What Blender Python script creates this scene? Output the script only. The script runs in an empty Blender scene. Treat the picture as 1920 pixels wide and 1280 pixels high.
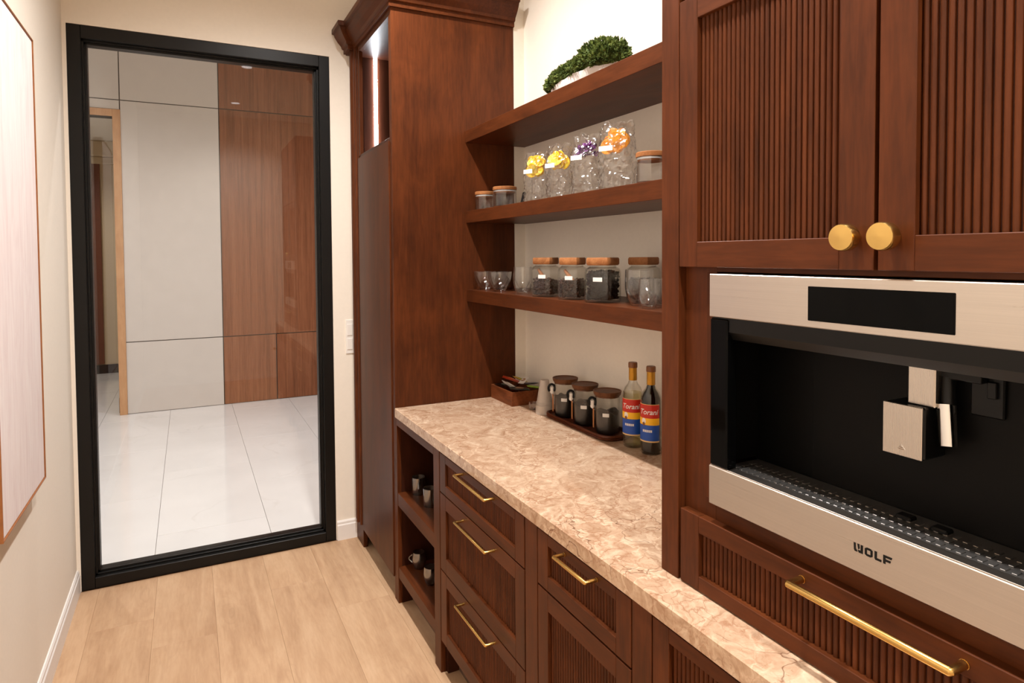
import bpy, bmesh, math, random
from mathutils import Vector, Matrix, noise
random.seed(7)
PI = math.pi
SC = bpy.context.scene
COL = SC.collection

# ------------------------------------------------------------------ camera
F_PX, CX, CY = 1181.84, 929.855, 515.316
YAW, PITCH, ROLL = 0.455188625, 0.0312519106, 0.00741852653
CAM_H = 1.65
fw = Vector((math.sin(YAW) * math.cos(PITCH), math.cos(YAW) * math.cos(PITCH), -math.sin(PITCH)))
rt = Vector((math.cos(YAW), -math.sin(YAW), 0)); dn = fw.cross(rt)
r2 = math.cos(ROLL) * rt + math.sin(ROLL) * dn
d2 = math.cos(ROLL) * dn - math.sin(ROLL) * rt
cd = bpy.data.cameras.new('camera'); cam = bpy.data.objects.new('camera', cd); COL.objects.link(cam)
cd.sensor_fit = 'HORIZONTAL'; cd.sensor_width = 36.0; cd.lens = F_PX * 36.0 / 1920.0
cd.shift_x = (960 - CX) / 1920.0; cd.shift_y = -(640 - CY) / 1920.0
cd.clip_start = 0.02
mw = Matrix((( r2.x, -d2.x, -fw.x, 0), (r2.y, -d2.y, -fw.y, 0), (r2.z, -d2.z, -fw.z, CAM_H), (0, 0, 0, 1)))
cam.matrix_world = mw
SC.camera = cam

# ------------------------------------------------------------------ world, view, light levels
world = bpy.data.worlds.new('world'); SC.world = world; world.use_nodes = True
world.node_tree.nodes['Background'].inputs[0].default_value = (1.0, 0.95, 0.9, 1)
world.node_tree.nodes['Background'].inputs[1].default_value = 0.05
SC.view_settings.view_transform = 'Standard'; SC.view_settings.look = 'None'
SC.view_settings.gamma = 1.0; SC.view_settings.use_curve_mapping = False
SC.view_settings.exposure = 0.18
SC.cycles.max_bounces = 12; SC.cycles.diffuse_bounces = 5; SC.cycles.glossy_bounces = 5
SC.cycles.transparent_max_bounces = 40; SC.cycles.transmission_bounces = 8
SC.cycles.sample_clamp_indirect = 6.0
CEIL = 3.5
WARM = (1.0, 0.955, 0.92)
HALLC = (1.0, 0.965, 0.975)
PANTRY_W = 176.0
HALL_W = 100.0
DOWNLIGHTS = [(0.56, -0.75), (0.56, 0.85), (0.56, 2.35)]          # over the pantry aisle
HALL_LIGHTS = [(-1.6, 4.9), (0.4, 4.7), (2.2, 5.0), (-1.2, 5.9), (0.9, 5.8)]

# ------------------------------------------------------------------ mesh helpers
class MB:
    def __init__(s, org=(0, 0, 0)):
        s.v = []; s.f = []; s.m = []; s.o = Vector(org)
    def add(s, vs, fs, mi=0):
        n = len(s.v); s.v += [tuple(Vector(v) - s.o) for v in vs]
        s.f += [tuple(i + n for i in f) for f in fs]; s.m += [mi] * len(fs)
        return s
    def box(s, x0, x1, y0, y1, z0, z1, c=0.0, mi=0):
        return s.hbox(Matrix.Translation(((x0 + x1) / 2, (y0 + y1) / 2, (z0 + z1) / 2)),
                      abs(x1 - x0) / 2, abs(y1 - y0) / 2, abs(z1 - z0) / 2, c, mi)
    def hbox(s, M, hx, hy, hz, c=0.0, mi=0):
        c = min(c, hx * .9, hy * .9, hz * .9)
        if c <= 0:
            vs = [M @ Vector((a * hx, b * hy, d * hz)) for a in (-1, 1) for b in (-1, 1) for d in (-1, 1)]
            return s.add(vs, [(0, 1, 3, 2), (4, 6, 7, 5), (0, 4, 5, 1), (2, 3, 7, 6), (0, 2, 6, 4), (1, 5, 7, 3)], mi)
        idx = {}; vs = []
        for a in (-1, 1):
            for b in (-1, 1):
                for d in (-1, 1):
                    for ax in range(3):
                        h = [hx - c, hy - c, hz - c]; h[ax] += c
                        idx[(a, b, d, ax)] = len(vs); vs.append(M @ Vector((a * h[0], b * h[1], d * h[2])))
        fs = []
        for ax in range(3):
            o1, o2 = [i for i in range(3) if i != ax]
            for sg in (-1, 1):
                q = []
                for p, r in ((-1, -1), (1, -1), (1, 1), (-1, 1)):
                    k = [0, 0, 0]; k[ax] = sg; k[o1] = p; k[o2] = r; q.append(idx[(k[0], k[1], k[2], ax)])
                fs.append(tuple(q))
            for p in (-1, 1):                       # edges running along ax
                for r in (-1, 1):
                    k0 = [0, 0, 0]; k0[o1] = p; k0[o2] = r; k1 = list(k0); k0[ax] = -1; k1[ax] = 1
                    fs.append((idx[(*k0, o1)], idx[(*k1, o1)], idx[(*k1, o2)], idx[(*k0, o2)]))
        for a in (-1, 1):
            for b in (-1, 1):
                for d in (-1, 1):
                    fs.append((idx[(a, b, d, 0)], idx[(a, b, d, 1)], idx[(a, b, d, 2)]))
        return s.add(vs, fs, mi)
    def lathe(s, prof, n=24, cen=(0, 0, 0), sx=1.0, sy=1.0, mi=0, sq=0.0, rot=0.0, closed=False):
        """prof = [(r,z)...]; sq>0 squares the section; closed joins last ring to first"""
        cen = Vector(cen); vs = []; fs = []; m = len(prof)
        for r, z in prof:
            for i in range(n):
                a = 2 * PI * i / n; ca, sa = math.cos(a), math.sin(a)
                k = 1.0
                if sq > 0:
                    e = 2.0 + sq; k = 1.0 / ((abs(ca) ** e + abs(sa) ** e) ** (1.0 / e))
                x, y = r * k * ca * sx, r * k * sa * sy
                if rot: x, y = x * math.cos(rot) - y * math.sin(rot), x * math.sin(rot) + y * math.cos(rot)
                vs.append(cen + Vector((x, y, z)))
        rows = m if closed else m - 1
        for j in range(rows):
            j2 = (j + 1) % m
            for i in range(n):
                i2 = (i + 1) % n
                fs.append((j * n + i, j * n + i2, j2 * n + i2, j2 * n + i))
        if not closed:
            if prof[0][0] > 1e-6: fs.append(tuple(range(n))[::-1])
            if prof[-1][0] > 1e-6: fs.append(tuple(range((m - 1) * n, m * n)))
        return s.add(vs, fs, mi)
    def tube(s, pts, r, n=10, cap=True, mi=0, closed=False):
        pts = [Vector(p) for p in pts]; vs = []; fs = []; m = len(pts); up = None
        rr = r if isinstance(r, (list, tuple)) else [r] * m
        for k, p in enumerate(pts):
            if closed: t = (pts[(k + 1) % m] - pts[k - 1]).normalized()
            elif k == 0: t = (pts[1] - p).normalized()
            elif k == m - 1: t = (p - pts[-2]).normalized()
            else: t = ((pts[k + 1] - p).normalized() + (p - pts[k - 1]).normalized()).normalized()
            if up is None: up = t.orthogonal().normalized()
            up = (up - t * up.dot(t)).normalized(); b = t.cross(up)
            for i in range(n):
                a = 2 * PI * i / n; vs.append(p + (up * math.cos(a) + b * math.sin(a)) * rr[k])
        for k in range(m if closed else m - 1):
            k2 = (k + 1) % m
            for i in range(n):
                i2 = (i + 1) % n; fs.append((k * n + i, k * n + i2, k2 * n + i2, k2 * n + i))
        if cap and not closed: fs += [tuple(range(n))[::-1], tuple(range((m - 1) * n, m * n))]
        return s.add(vs, fs, mi)
    def prism(s, poly, fn, a, b, mi=0):
        """poly 2D points, fn(p,t)->3D, extruded from t=a to t=b"""
        n = len(poly); vs = [fn(p, a) for p in poly] + [fn(p, b) for p in poly]
        fs = [tuple(range(n))[::-1], tuple(range(n, 2 * n))]
        for i in range(n):
            j = (i + 1) % n; fs.append((i, j, n + j, n + i))
        return s.add(vs, fs, mi)
    def mesh(s, name, mats, smooth=None):
        me = bpy.data.meshes.new(name); me.from_pydata(s.v, [], s.f)
        bm = bmesh.new(); bm.from_mesh(me); bmesh.ops.recalc_face_normals(bm, faces=bm.faces); bm.to_mesh(me); bm.free()
        for m in (mats if isinstance(mats, (list, tuple)) else [mats]): me.materials.append(m)
        me.polygons.foreach_set('material_index', s.m)
        if smooth:
            me.polygons.foreach_set('use_smooth', [True] * len(me.polygons))
            me.set_sharp_from_angle(angle=math.radians(smooth))
        me.update(); return me

def link(name, me, parent=None, loc=None):
    o = bpy.data.objects.new(name, me); COL.objects.link(o)
    if parent is not None: o.parent = parent
    if loc is not None: o.location = loc
    return o
def ob(name, mb, mats, parent=None, smooth=None, loc=None):
    return link(name, mb.mesh(name, mats, smooth), parent, loc)
def tag(o, label, cat=None, group=None, kind=None):
    if label: o['label'] = label
    if cat: o['category'] = cat
    if group: o['group'] = group
    if kind: o['kind'] = kind
    return o
def thing(name, label, cat, loc=(0, 0, 0), rz=0.0, group=None):
    o = bpy.data.objects.new(name, None); COL.objects.link(o); o.location = loc; o.rotation_euler = (0, 0, rz)
    o.empty_display_size = 0.05
    return tag(o, label, cat, group)
def struct(o): o['kind'] = 'structure'; return o
def copy_tree(o, parent=None):
    c = o.copy(); COL.objects.link(c); c.parent = parent
    for ch in list(o.children): copy_tree(ch, c)
    return c

# ------------------------------------------------------------------ materials
def lin(r, g, b):
    f = lambda u: (u / 255 / 12.92) if u / 255 <= 0.04045 else ((u / 255 + 0.055) / 1.055) ** 2.4
    return (f(r), f(g), f(b), 1.0)
class NT:
    def __init__(s, name):
        s.mat = bpy.data.materials.new(name); s.mat.use_nodes = True; s.t = s.mat.node_tree
        s.t.nodes.clear(); s.out = s.n('ShaderNodeOutputMaterial')
    def n(s, typ, **kw):
        nd = s.t.nodes.new(typ)
        for k, v in kw.items():
            if hasattr(nd, k): setattr(nd, k, v)
            else: nd.inputs[k.replace('_', ' ')].default_value = v
        return nd
    def l(s, a, b): s.t.links.new(a, b)
    def ramp(s, fac, stops, interp='LINEAR'):
        r = s.n('ShaderNodeValToRGB'); cr = r.color_ramp; cr.interpolation = interp
        while len(cr.elements) < len(stops): cr.elements.new(0.5)
        for e, (p, c) in zip(cr.elements, stops): e.position = p; e.color = c if len(c) == 4 else (*c, 1)
        s.l(fac, r.inputs[0]); return r.outputs[0]
    def math(s, op, a, b=None):
        m = s.n('ShaderNodeMath', operation=op)
        for i, v in enumerate((a, b)):
            if v is None: continue
            if isinstance(v, (int, float)): m.inputs[i].default_value = v
            else: s.l(v, m.inputs[i])
        return m.outputs[0]
    def mix(s, fac, a, b, mode='MIX'):
        m = s.n('ShaderNodeMix', data_type='RGBA', blend_type=mode)
        for sock, v in ((m.inputs[0], fac), (m.inputs[6], a), (m.inputs[7], b)):
            if isinstance(v, (int, float)): sock.default_value = v
            elif isinstance(v, tuple): sock.default_value = v
            else: s.l(v, sock)
        return m.outputs[2]
    def coords(s, scale=(1, 1, 1), rnd=5.0):
        tc = s.n('ShaderNodeTexCoord'); oi = s.n('ShaderNodeObjectInfo')
        cmb = s.n('ShaderNodeCombineXYZ'); k = s.math('MULTIPLY', oi.outputs['Random'], rnd)
        for i in range(3): s.l(k, cmb.inputs[i])
        va = s.n('ShaderNodeVectorMath', operation='ADD'); s.l(tc.outputs['Object'], va.inputs[0]); s.l(cmb.outputs[0], va.inputs[1])
        mp = s.n('ShaderNodeMapping'); mp.inputs['Scale'].default_value = scale; s.l(va.outputs[0], mp.inputs[0])
        return mp.outputs[0], oi.outputs['Random']
    def noise(s, vec, scale, detail=4, rough=0.55, dist=0.0):
        n = s.n('ShaderNodeTexNoise'); n.inputs['Scale'].default_value = scale; n.inputs['Detail'].default_value = detail
        n.inputs['Roughness'].default_value = rough; n.inputs['Distortion'].default_value = dist
        s.l(vec, n.inputs['Vector']); return n.outputs['Fac']
    def bsdf(s, col, rough=0.5, metal=0.0, bump=None, bump_s=0.1, spec=0.5, coat=0.0, **kw):
        p = s.n('ShaderNodeBsdfPrincipled')
        for sock, v in ((p.inputs['Base Color'], col), (p.inputs['Roughness'], rough)):
            if isinstance(v, (int, float, tuple)): sock.default_value = v
            else: s.l(v, sock)
        p.inputs['Metallic'].default_value = metal; p.inputs['Specular IOR Level'].default_value = spec
        p.inputs['Coat Weight'].default_value = coat; p.inputs['Coat Roughness'].default_value = 0.15
        for k, v in kw.items(): p.inputs[k.replace('_', ' ')].default_value = v
        if bump is not None:
            b = s.n('ShaderNodeBump'); b.inputs['Strength'].default_value = bump_s; b.inputs['Distance'].default_value = 0.002
            s.l(bump, b.inputs['Height']); s.l(b.outputs[0], p.inputs['Normal'])
        s.l(p.outputs[0], s.out.inputs[0]); return p

def plain(name, rgb, rough=0.5, metal=0.0, var=0.06, scale=40.0, spec=0.5, coat=0.0, bump_s=0.0):
    """a solid colour with a faint procedural mottling"""
    t = NT(name); v, _ = t.coords(); n = t.noise(v, scale, 3)
    c = lin(*rgb); d = tuple(x * (1 - var) for x in c[:3]) + (1,); e = tuple(min(1, x * (1 + var)) for x in c[:3]) + (1,)
    t.bsdf(t.ramp(n, [(0.3, d), (0.7, e)]), rough, metal, n if bump_s else None, bump_s, spec, coat)
    return t.mat
def wood(name, axis, dark, mid, light, rough=0.40, fine=1.0, coat=0.0, spec=0.16, stretch=0.09, sc=1.0, blotch=0.35, vary=0.14, knots=0.0):
    t = NT(name); s = [1.0, 1.0, 1.0]; s[axis] = stretch
    v, rnd = t.coords(tuple(s), 9.0)
    big = t.noise(v, 9 * sc, 5, 0.6, 0.9); fin = t.noise(v, 95 * sc, 4, 0.6, 0.4)
    s2 = [1.0, 1.0, 1.0]; s2[axis] = 0.45
    v2, _ = t.coords(tuple(s2), 3.0); blot = t.noise(v2, 6 * sc, 4, 0.6, 1.2)
    c = t.ramp(big, [(0.30, lin(*dark)), (0.52, lin(*mid)), (0.75, lin(*light))])
    c = t.mix(0.35 * fine, c, t.ramp(fin, [(0.36, lin(*dark)), (0.62, lin(*light))]))
    c = t.mix(blotch, c, t.ramp(blot, [(0.35, lin(*dark)), (0.68, lin(*light))]))
    if knots:
        s3 = [4.2, 4.2, 4.2]; s3[axis] = 1.5; v3, _ = t.coords(tuple(s3), 7.0); nv = t.n('ShaderNodeTexNoise'); nv.inputs['Scale'].default_value = 2.0; t.l(v3, nv.inputs['Vector'])
        va = t.n('ShaderNodeVectorMath', operation='MULTIPLY_ADD'); va.inputs[1].default_value = (.35, .35, .35); t.l(nv.outputs['Color'], va.inputs[0]); t.l(v3, va.inputs[2])
        vo = t.n('ShaderNodeTexVoronoi'); vo.inputs['Scale'].default_value = 1.0; t.l(va.outputs[0], vo.inputs['Vector'])
        rings = t.math('SINE', t.math('MULTIPLY', vo.outputs['Distance'], 85.0))
        c = t.mix(t.math('MULTIPLY', t.math('MULTIPLY', t.ramp(rings, [(0.4, (0, 0, 0)), (1.0, (1, 1, 1))]), t.ramp(vo.outputs['Distance'], [(0.03, (1, 1, 1)), (0.30, (0, 0, 0))])), knots * .6), c, lin(*[q * .82 for q in dark]))
        c = t.mix(t.math('MULTIPLY', t.ramp(vo.outputs['Distance'], [(0.0, (1, 1, 1)), (0.09, (0, 0, 0))]), knots), c, lin(*[q * .66 for q in dark]))
    hv = t.math('ADD', t.math('MULTIPLY', rnd, vary), 1.0 - vary / 2)
    hs = t.n('ShaderNodeHueSaturation'); t.l(hv, hs.inputs['Value']); t.l(c, hs.inputs['Color'])
    t.bsdf(hs.outputs[0], t.math('ADD', t.math('MULTIPLY', fin, 0.10), rough - 0.05), 0, fin, 0.05, spec, coat)
    return t.mat
CH_D, CH_M, CH_L = (54, 26, 11), (81, 39, 17), (101, 52, 24)
M = {}
for nm, ax in (('wx', 0), ('wy', 1), ('wz', 2)):
    M[nm] = wood('cherry_wood_' + 'xyz'[ax], ax, CH_D, CH_M, CH_L)
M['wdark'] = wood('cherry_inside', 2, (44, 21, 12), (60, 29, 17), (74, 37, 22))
M['walnut'] = wood('walnut_lid', 0, (66, 38, 22), (98, 60, 36), (124, 80, 50), 0.45, sc=2.5)
M['acacia'] = wood('acacia_lid', 0, (120, 72, 40), (160, 102, 60), (190, 132, 84), 0.5, sc=2.5)
M['teabox'] = wood('tea_box_wood', 1, (72, 36, 18), (112, 58, 30), (142, 82, 46), 0.45, sc=2.0)
M['tray'] = wood('tray_wood', 1, (58, 28, 16), (88, 44, 26), (112, 60, 36), 0.3, sc=2.0)
M['scoopw'] = wood('scoop_wood', 2, (150, 92, 56), (180, 118, 74), (200, 140, 94), 0.5, sc=2.0)
M['oakfloor'] = wood('oak_plank', 1, (170, 134, 103), (194, 159, 125), (208, 176, 143), 0.40, 0.6, stretch=0.12, sc=1.1, blotch=0.25, vary=0.06, knots=0.30)
M['hallwood'] = wood('hall_wood_panel', 2, (104, 62, 40), (136, 84, 57), (158, 104, 74), 0.35, 1.0, stretch=0.02, sc=2.2, blotch=0.08, vary=0.04)
M['casing'] = wood('oak_casing', 2, (176, 126, 84), (200, 150, 106), (214, 168, 124), 0.5)
M['paint'] = plain('cream_wall_paint', (240, 232, 219), 0.75, var=0.012, scale=60, spec=0.25, bump_s=0.03)
M['ceil'] = plain('ceiling_paint', (238, 232, 222), 0.85, var=0.01, spec=0.2)
M['skirt'] = plain('white_skirting_paint', (236, 232, 228), 0.45, var=0.01)
M['hallpanel'] = plain('hall_light_panel', (206, 199, 193), 0.4, var=0.02, scale=8)
M['hallgap'] = plain('panel_gap', (60, 50, 44), 0.7)
M['plankgap'] = plain('plank_joint', (150, 108, 76), 0.6)
M['beige'] = plain('beige_room_paint', (206, 186, 154), 0.7, var=0.02)
M['mauve'] = plain('mauve_brown_door', (132, 96, 76), 0.5)
M['rust'] = plain('rust_brown_jamb', (104, 52, 26), 0.5)
M['blackm'] = plain('black_frame_coating', (12, 11, 10), 0.38, var=0.1, spec=0.3)
M['blackp'] = plain('black_plastic', (10, 10, 10), 0.35, var=0.1, spec=0.25)
M['blackback'] = plain('black_brushed_back', (9, 8, 7), 0.45, 0.0, var=0.1, spec=0.12)
M['blackgl'] = plain('black_glass', (5, 5, 5), 0.06, var=0.0, spec=0.08)
M['toe'] = plain('toe_kick_board', (96, 78, 64), 0.6)
M['white'] = plain('white_plastic', (236, 232, 226), 0.4, var=0.01)
M['label'] = plain('white_label', (238, 236, 232), 0.6, var=0.01)
M['canvasedge'] = plain('bronze_frame_wood', (150, 92, 46), 0.4, var=0.12)
M['brass'] = None
def brushed(name, rgb, rough, axis, sc=400, aniso=0.0):
    t = NT(name); s = [sc] * 3; s[axis] = 4.0
    v, _ = t.coords(tuple(s), 3.0); n = t.noise(v, 1.0, 3)
    c = lin(*rgb); c2 = tuple(x * 0.93 for x in c[:3]) + (1,)
    t.bsdf(t.ramp(n, [(0.3, c2), (0.7, c)]), t.math('ADD', t.math('MULTIPLY', n, 0.12), rough - 0.06), 1.0, n, 0.015)
    return t.mat
M['brass'] = brushed('satin_brass', (214, 176, 104), 0.25, 1, 60)
M['steel'] = brushed('brushed_steel', (206, 196, 186), 0.30, 1, 500)
M['steelv'] = brushed('brushed_steel_vertical', (206, 196, 186), 0.27, 2, 1800)
M['chrome'] = plain('chrome_wire', (215, 212, 208), 0.12, 1.0, var=0.01)
def glass(name, tint=(0.97, 0.97, 0.96), rough=0.02, ior=1.45, gain=1.0, pw=4.0):
    t = NT(name); tr = t.n('ShaderNodeBsdfTransparent'); tr.inputs[0].default_value = (*tint, 1)
    gl = t.n('ShaderNodeBsdfGlossy'); gl.inputs['Roughness'].default_value = rough
    lw = t.n('ShaderNodeLayerWeight'); lw.inputs['Blend'].default_value = 0.5
    v, _ = t.coords(); nz = t.noise(v, 18, 2)
    f = t.math('MULTIPLY', t.math('ADD', t.math('MULTIPLY', t.math('POWER', lw.outputs['Facing'], pw), 0.85), 0.035 * (ior - 0.45)), t.math('ADD', t.math('MULTIPLY', nz, 0.1 * gain), 0.95 * gain))
    mx = t.n('ShaderNodeMixShader'); t.l(f, mx.inputs[0]); t.l(tr.outputs[0], mx.inputs[1]); t.l(gl.outputs[0], mx.inputs[2])
    t.l(mx.outputs[0], t.out.inputs[0]); return t.mat
M['glass'] = glass('clear_glass', (0.992, 0.992, 0.99), 0.07, gain=1.5, pw=2.8)
M['pane'] = glass('window_glass', (0.965, 0.97, 0.965), 0.0, 1.45)
M['jarglass'] = glass('jar_glass', (0.96, 0.96, 0.945), 0.04, gain=1.2)
M['smoke'] = glass('smoked_glass', (0.55, 0.54, 0.53), 0.18, 4.2, 2.2)
M['syrup'] = glass('clear_syrup', (0.86, 0.82, 0.62))
M['film'] = glass('crinkled_film', (0.985, 0.98, 0.975), 0.16, 2.6, 1.8)
M['darksyrup'] = plain('dark_syrup', (9, 6, 5), 0.12, spec=0.3)
def frosted(name, rgb, tr=0.45):
    t = NT(name); v, _ = t.coords(); n = t.noise(v, 30, 3)
    d = t.n('ShaderNodeBsdfPrincipled'); t.l(t.ramp(n, [(0.3, lin(*[x * 0.95 for x in rgb])), (0.7, lin(*rgb))]), d.inputs['Base Color']); d.inputs['Roughness'].default_value = 0.4
    tp = t.n('ShaderNodeBsdfTransparent'); mx = t.n('ShaderNodeMixShader'); mx.inputs[0].default_value = 1 - tr
    t.l(tp.outputs[0], mx.inputs[1]); t.l(d.outputs[0], mx.inputs[2]); t.l(mx.outputs[0], t.out.inputs[0]); return t.mat
M['frost'] = frosted('frosted_plastic', (226, 214, 202), 0.3)
def emit(name, rgb, st):
    t = NT(name); e = t.n('ShaderNodeEmission'); e.inputs[0].default_value = (*rgb, 1); e.inputs[1].default_value = st
    t.l(e.outputs[0], t.out.inputs[0]); return t.mat
M['lens'] = emit('downlight_lens', WARM, 6.0)
M['halllens'] = emit('hall_downlight_lens', HALLC, 8.0)
M['led'] = emit('led_diffuser', (0.90, 0.95, 1.0), 60.0)
def counter_mat():
    t = NT('cream_granite'); v, _ = t.coords((1, 1, 1), 0.0)
    wn = t.n('ShaderNodeTexNoise'); wn.inputs['Scale'].default_value = 5.5; wn.inputs['Detail'].default_value = 4; t.l(v, wn.inputs['Vector'])
    vm = t.n('ShaderNodeVectorMath', operation='MULTIPLY_ADD'); vm.inputs[1].default_value = (0.30, 0.30, 0.30)
    t.l(wn.outputs['Color'], vm.inputs[0]); t.l(v, vm.inputs[2]); wv = vm.outputs[0]
    base = t.noise(wv, 8.5, 7, 0.66, 1.6)
    c = t.ramp(base, [(0.30, lin(154, 118, 90)), (0.43, lin(180, 148, 121)), (0.55, lin(195, 166, 139)), (0.72, lin(213, 189, 164))])
    def veins(scale, w, dstk, lo=0.44, hi=0.60, vec=None):
        vo = t.n('ShaderNodeTexVoronoi', feature='DISTANCE_TO_EDGE'); vo.inputs['Scale'].default_value = scale; t.l(vec or wv, vo.inputs['Vector'])
        k = t.noise(v, dstk, 3)
        return t.math('MULTIPLY', t.ramp(vo.outputs['Distance'], [(0.0, (1, 1, 1)), (w, (0, 0, 0))]), t.ramp(k, [(lo, (0, 0, 0)), (hi, (1, 1, 1))]))
    vm2 = t.n('ShaderNodeVectorMath', operation='MULTIPLY_ADD'); vm2.inputs[1].default_value = (0.14, 0.14, 0.14)
    wn2 = t.n('ShaderNodeTexNoise'); wn2.inputs['Scale'].default_value = 12; wn2.inputs['Detail'].default_value = 5; t.l(v, wn2.inputs['Vector'])
    t.l(wn2.outputs['Color'], vm2.inputs[0]); t.l(v, vm2.inputs[2]); w2 = vm2.outputs[0]
    c = t.mix(t.math('MULTIPLY', veins(13, 0.07, 9.0, 0.40, 0.62, w2), 0.55), c, lin(232, 206, 178))
    c = t.mix(t.math('MULTIPLY', veins(17, 0.045, 7.0, 0.42, 0.60, w2), 0.70), c, lin(146, 100, 72))
    c = t.mix(t.math('MULTIPLY', veins(29, 0.06, 11.0, 0.42, 0.60, w2), 0.45), c, lin(164, 114, 82))
    c = t.mix(t.math('MULTIPLY', veins(5.0, 0.010, 2.6, 0.50, 0.60), 0.9), c, lin(104, 66, 46))
    sp = t.noise(w2, 60, 4, 0.7, 0.6)
    c = t.mix(t.ramp(sp, [(0.62, (0, 0, 0)), (0.70, (0.75, 0.75, 0.75))]), c, lin(150, 98, 66))
    t.bsdf(c, 0.22, 0, sp, 0.03, 0.4); return t.mat
M['counter'] = counter_mat()
def tile_mat():
    t = NT('white_marble_tile'); v, _ = t.coords((1, 1, 1), 12.0)
    wn = t.n('ShaderNodeTexNoise'); wn.inputs['Scale'].default_value = 1.6; wn.inputs['Detail'].default_value = 5; t.l(v, wn.inputs['Vector'])
    vm = t.n('ShaderNodeVectorMath', operation='MULTIPLY_ADD'); vm.inputs[1].default_value = (1.0, 1.0, 1.0); t.l(wn.outputs['Color'], vm.inputs[0]); t.l(v, vm.inputs[2])
    vo = t.n('ShaderNodeTexVoronoi', feature='DISTANCE_TO_EDGE'); vo.inputs['Scale'].default_value = 1.5; t.l(vm.outputs[0], vo.inputs['Vector'])
    g = t.math('MULTIPLY', t.ramp(vo.outputs['Distance'], [(0.0, (1, 1, 1)), (0.02, (0, 0, 0))]), t.ramp(t.noise(v, 3, 3), [(0.45, (0, 0, 0)), (0.65, (1, 1, 1))]))
    c = t.mix(t.math('MULTIPLY', g, 0.25), t.ramp(t.noise(v, 2.0, 4), [(0.3, lin(220, 219, 218)), (0.7, lin(229, 228, 227))]), lin(196, 190, 184))
    t.bsdf(c, 0.10, 0, None, 0, 0.5); return t.mat
M['tile'] = tile_mat()
def canvas_mat():
    t = NT('pale_washed_canvas'); v, _ = t.coords((1.0, 4.0, 0.9), 0.0); n = t.noise(v, 3.2, 6, 0.65, 1.2)
    v2, _ = t.coords((1, 18, 1.2), 0.0); n2 = t.noise(v2, 3.0, 4)
    c = t.ramp(n, [(0.28, lin(222, 205, 203)), (0.5, lin(234, 222, 220)), (0.72, lin(240, 232, 229))])
    c = t.mix(0.3, c, t.ramp(n2, [(0.3, lin(218, 204, 206)), (0.7, lin(242, 236, 234))]))
    t.bsdf(c, 0.8, 0, n2, 0.1, 0.2); return t.mat
M['canvas'] = canvas_mat()
def moss_mat():
    t = NT('green_moss'); v, r = t.coords(); n = t.noise(v, 45, 3)
    t.bsdf(t.ramp(n, [(0.3, lin(48, 62, 28)), (0.5, lin(84, 100, 46)), (0.72, lin(136, 150, 80))]), 0.75, 0, None, 0, 0.2); return t.mat
M['moss'] = moss_mat()
def stone_mat():
    t = NT('white_stone_bowl'); v, _ = t.coords((1, 3.5, 1)); n = t.noise(v, 22, 5, 0.6, 1.2); n2 = t.noise(v, 7, 3)
    g = t.math('MULTIPLY', t.ramp(n, [(0.60, (0, 0, 0)), (0.70, (1, 1, 1))]), t.ramp(n2, [(0.45, (0, 0, 0)), (0.62, (1, 1, 1))]))
    t.bsdf(t.mix(t.math('MULTIPLY', g, 0.7), lin(240, 237, 233), lin(132, 112, 92)), 0.6, 0, n, 0.4, 0.3); return t.mat
M['stone'] = stone_mat()
M['bean'] = wood('coffee_bean', 0, (32, 18, 11), (52, 29, 17), (76, 44, 26), 0.32, sc=6)
M['beanl'] = wood('light_roast_bean', 0, (92, 54, 28), (130, 82, 46), (160, 108, 66), 0.4, sc=6)
M['beand'] = wood('dark_roast_bean', 0, (20, 13, 10), (34, 22, 16), (52, 36, 27), 0.22, sc=6)
M['grounds'] = plain('dark_grounds', (36, 33, 32), 0.6, var=0.25, scale=120)
M['lemon'] = plain('dried_lemon', (252, 224, 60), 0.5, var=0.14, scale=90)
M['lemonp'] = plain('dried_lemon_rind', (246, 192, 30), 0.5, var=0.14, scale=60)
M['orange'] = plain('dried_orange', (244, 160, 44), 0.5, var=0.2, scale=90)
M['purple'] = plain('dried_purple_flower', (126, 66, 132), 0.6, var=0.35, scale=60)
M['red'] = plain('label_red', (196, 38, 22), 0.45, var=0.03)
M['yellow'] = plain('label_yellow', (250, 190, 24), 0.45, var=0.03)
M['blue'] = plain('label_blue', (24, 76, 168), 0.45, var=0.05)
M['cream'] = plain('label_cream', (228, 190, 128), 0.5, var=0.03)
M['gold'] = plain('gold_foil', (190, 140, 44), 0.35, 0.6, var=0.06)
M['capb'] = plain('brown_cap', (120, 72, 34), 0.45, var=0.08)
M['silicone'] = plain('grey_silicone', (190, 190, 190), 0.5)
M['pblack'] = plain('sachet_black', (18, 20, 20), 0.35); M['pred'] = plain('sachet_red', (206, 62, 30), 0.4)
M['pwhite'] = plain('sachet_white', (236, 232, 228), 0.4); M['pyellow'] = plain('sachet_yellow', (226, 188, 40), 0.4)
M['pgreen'] = plain('sachet_green', (142, 182, 26), 0.4); M['pblue'] = plain('sachet_blue_grey', (66, 68, 84), 0.4)
M['ptan'] = plain('sachet_tan_print', (172, 132, 100), 0.45); M['pgrey'] = plain('sachet_grey_print', (130, 140, 130), 0.45)
M['porange'] = plain('sachet_orange', (222, 110, 60), 0.4)
M['grille'] = plain('dark_steel_grille', (150, 147, 144), 0.28, 0.9, var=0.08)

# ------------------------------------------------------------------ key dimensions (metres)
XL, XW, YB, YR = -0.52, 1.575, 3.664, -1.6      # left wall, right wall, back wall, rear wall
XF = 0.870                                       # front plane of base and tall cabinets
ZC = 0.932; XC = 0.866                           # counter top, counter front edge
YT = 2.87                                        # near side of the tall cabinet
XS = 1.242                                       # front of the floating shelves
XH = 0.960                                       # front plane of the hutch doors
YH = 1.112                                       # far side of the hutch
YHE = 0.128                                      # near side of the hutch
HY = 7.65                                        # hallway wall

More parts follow.
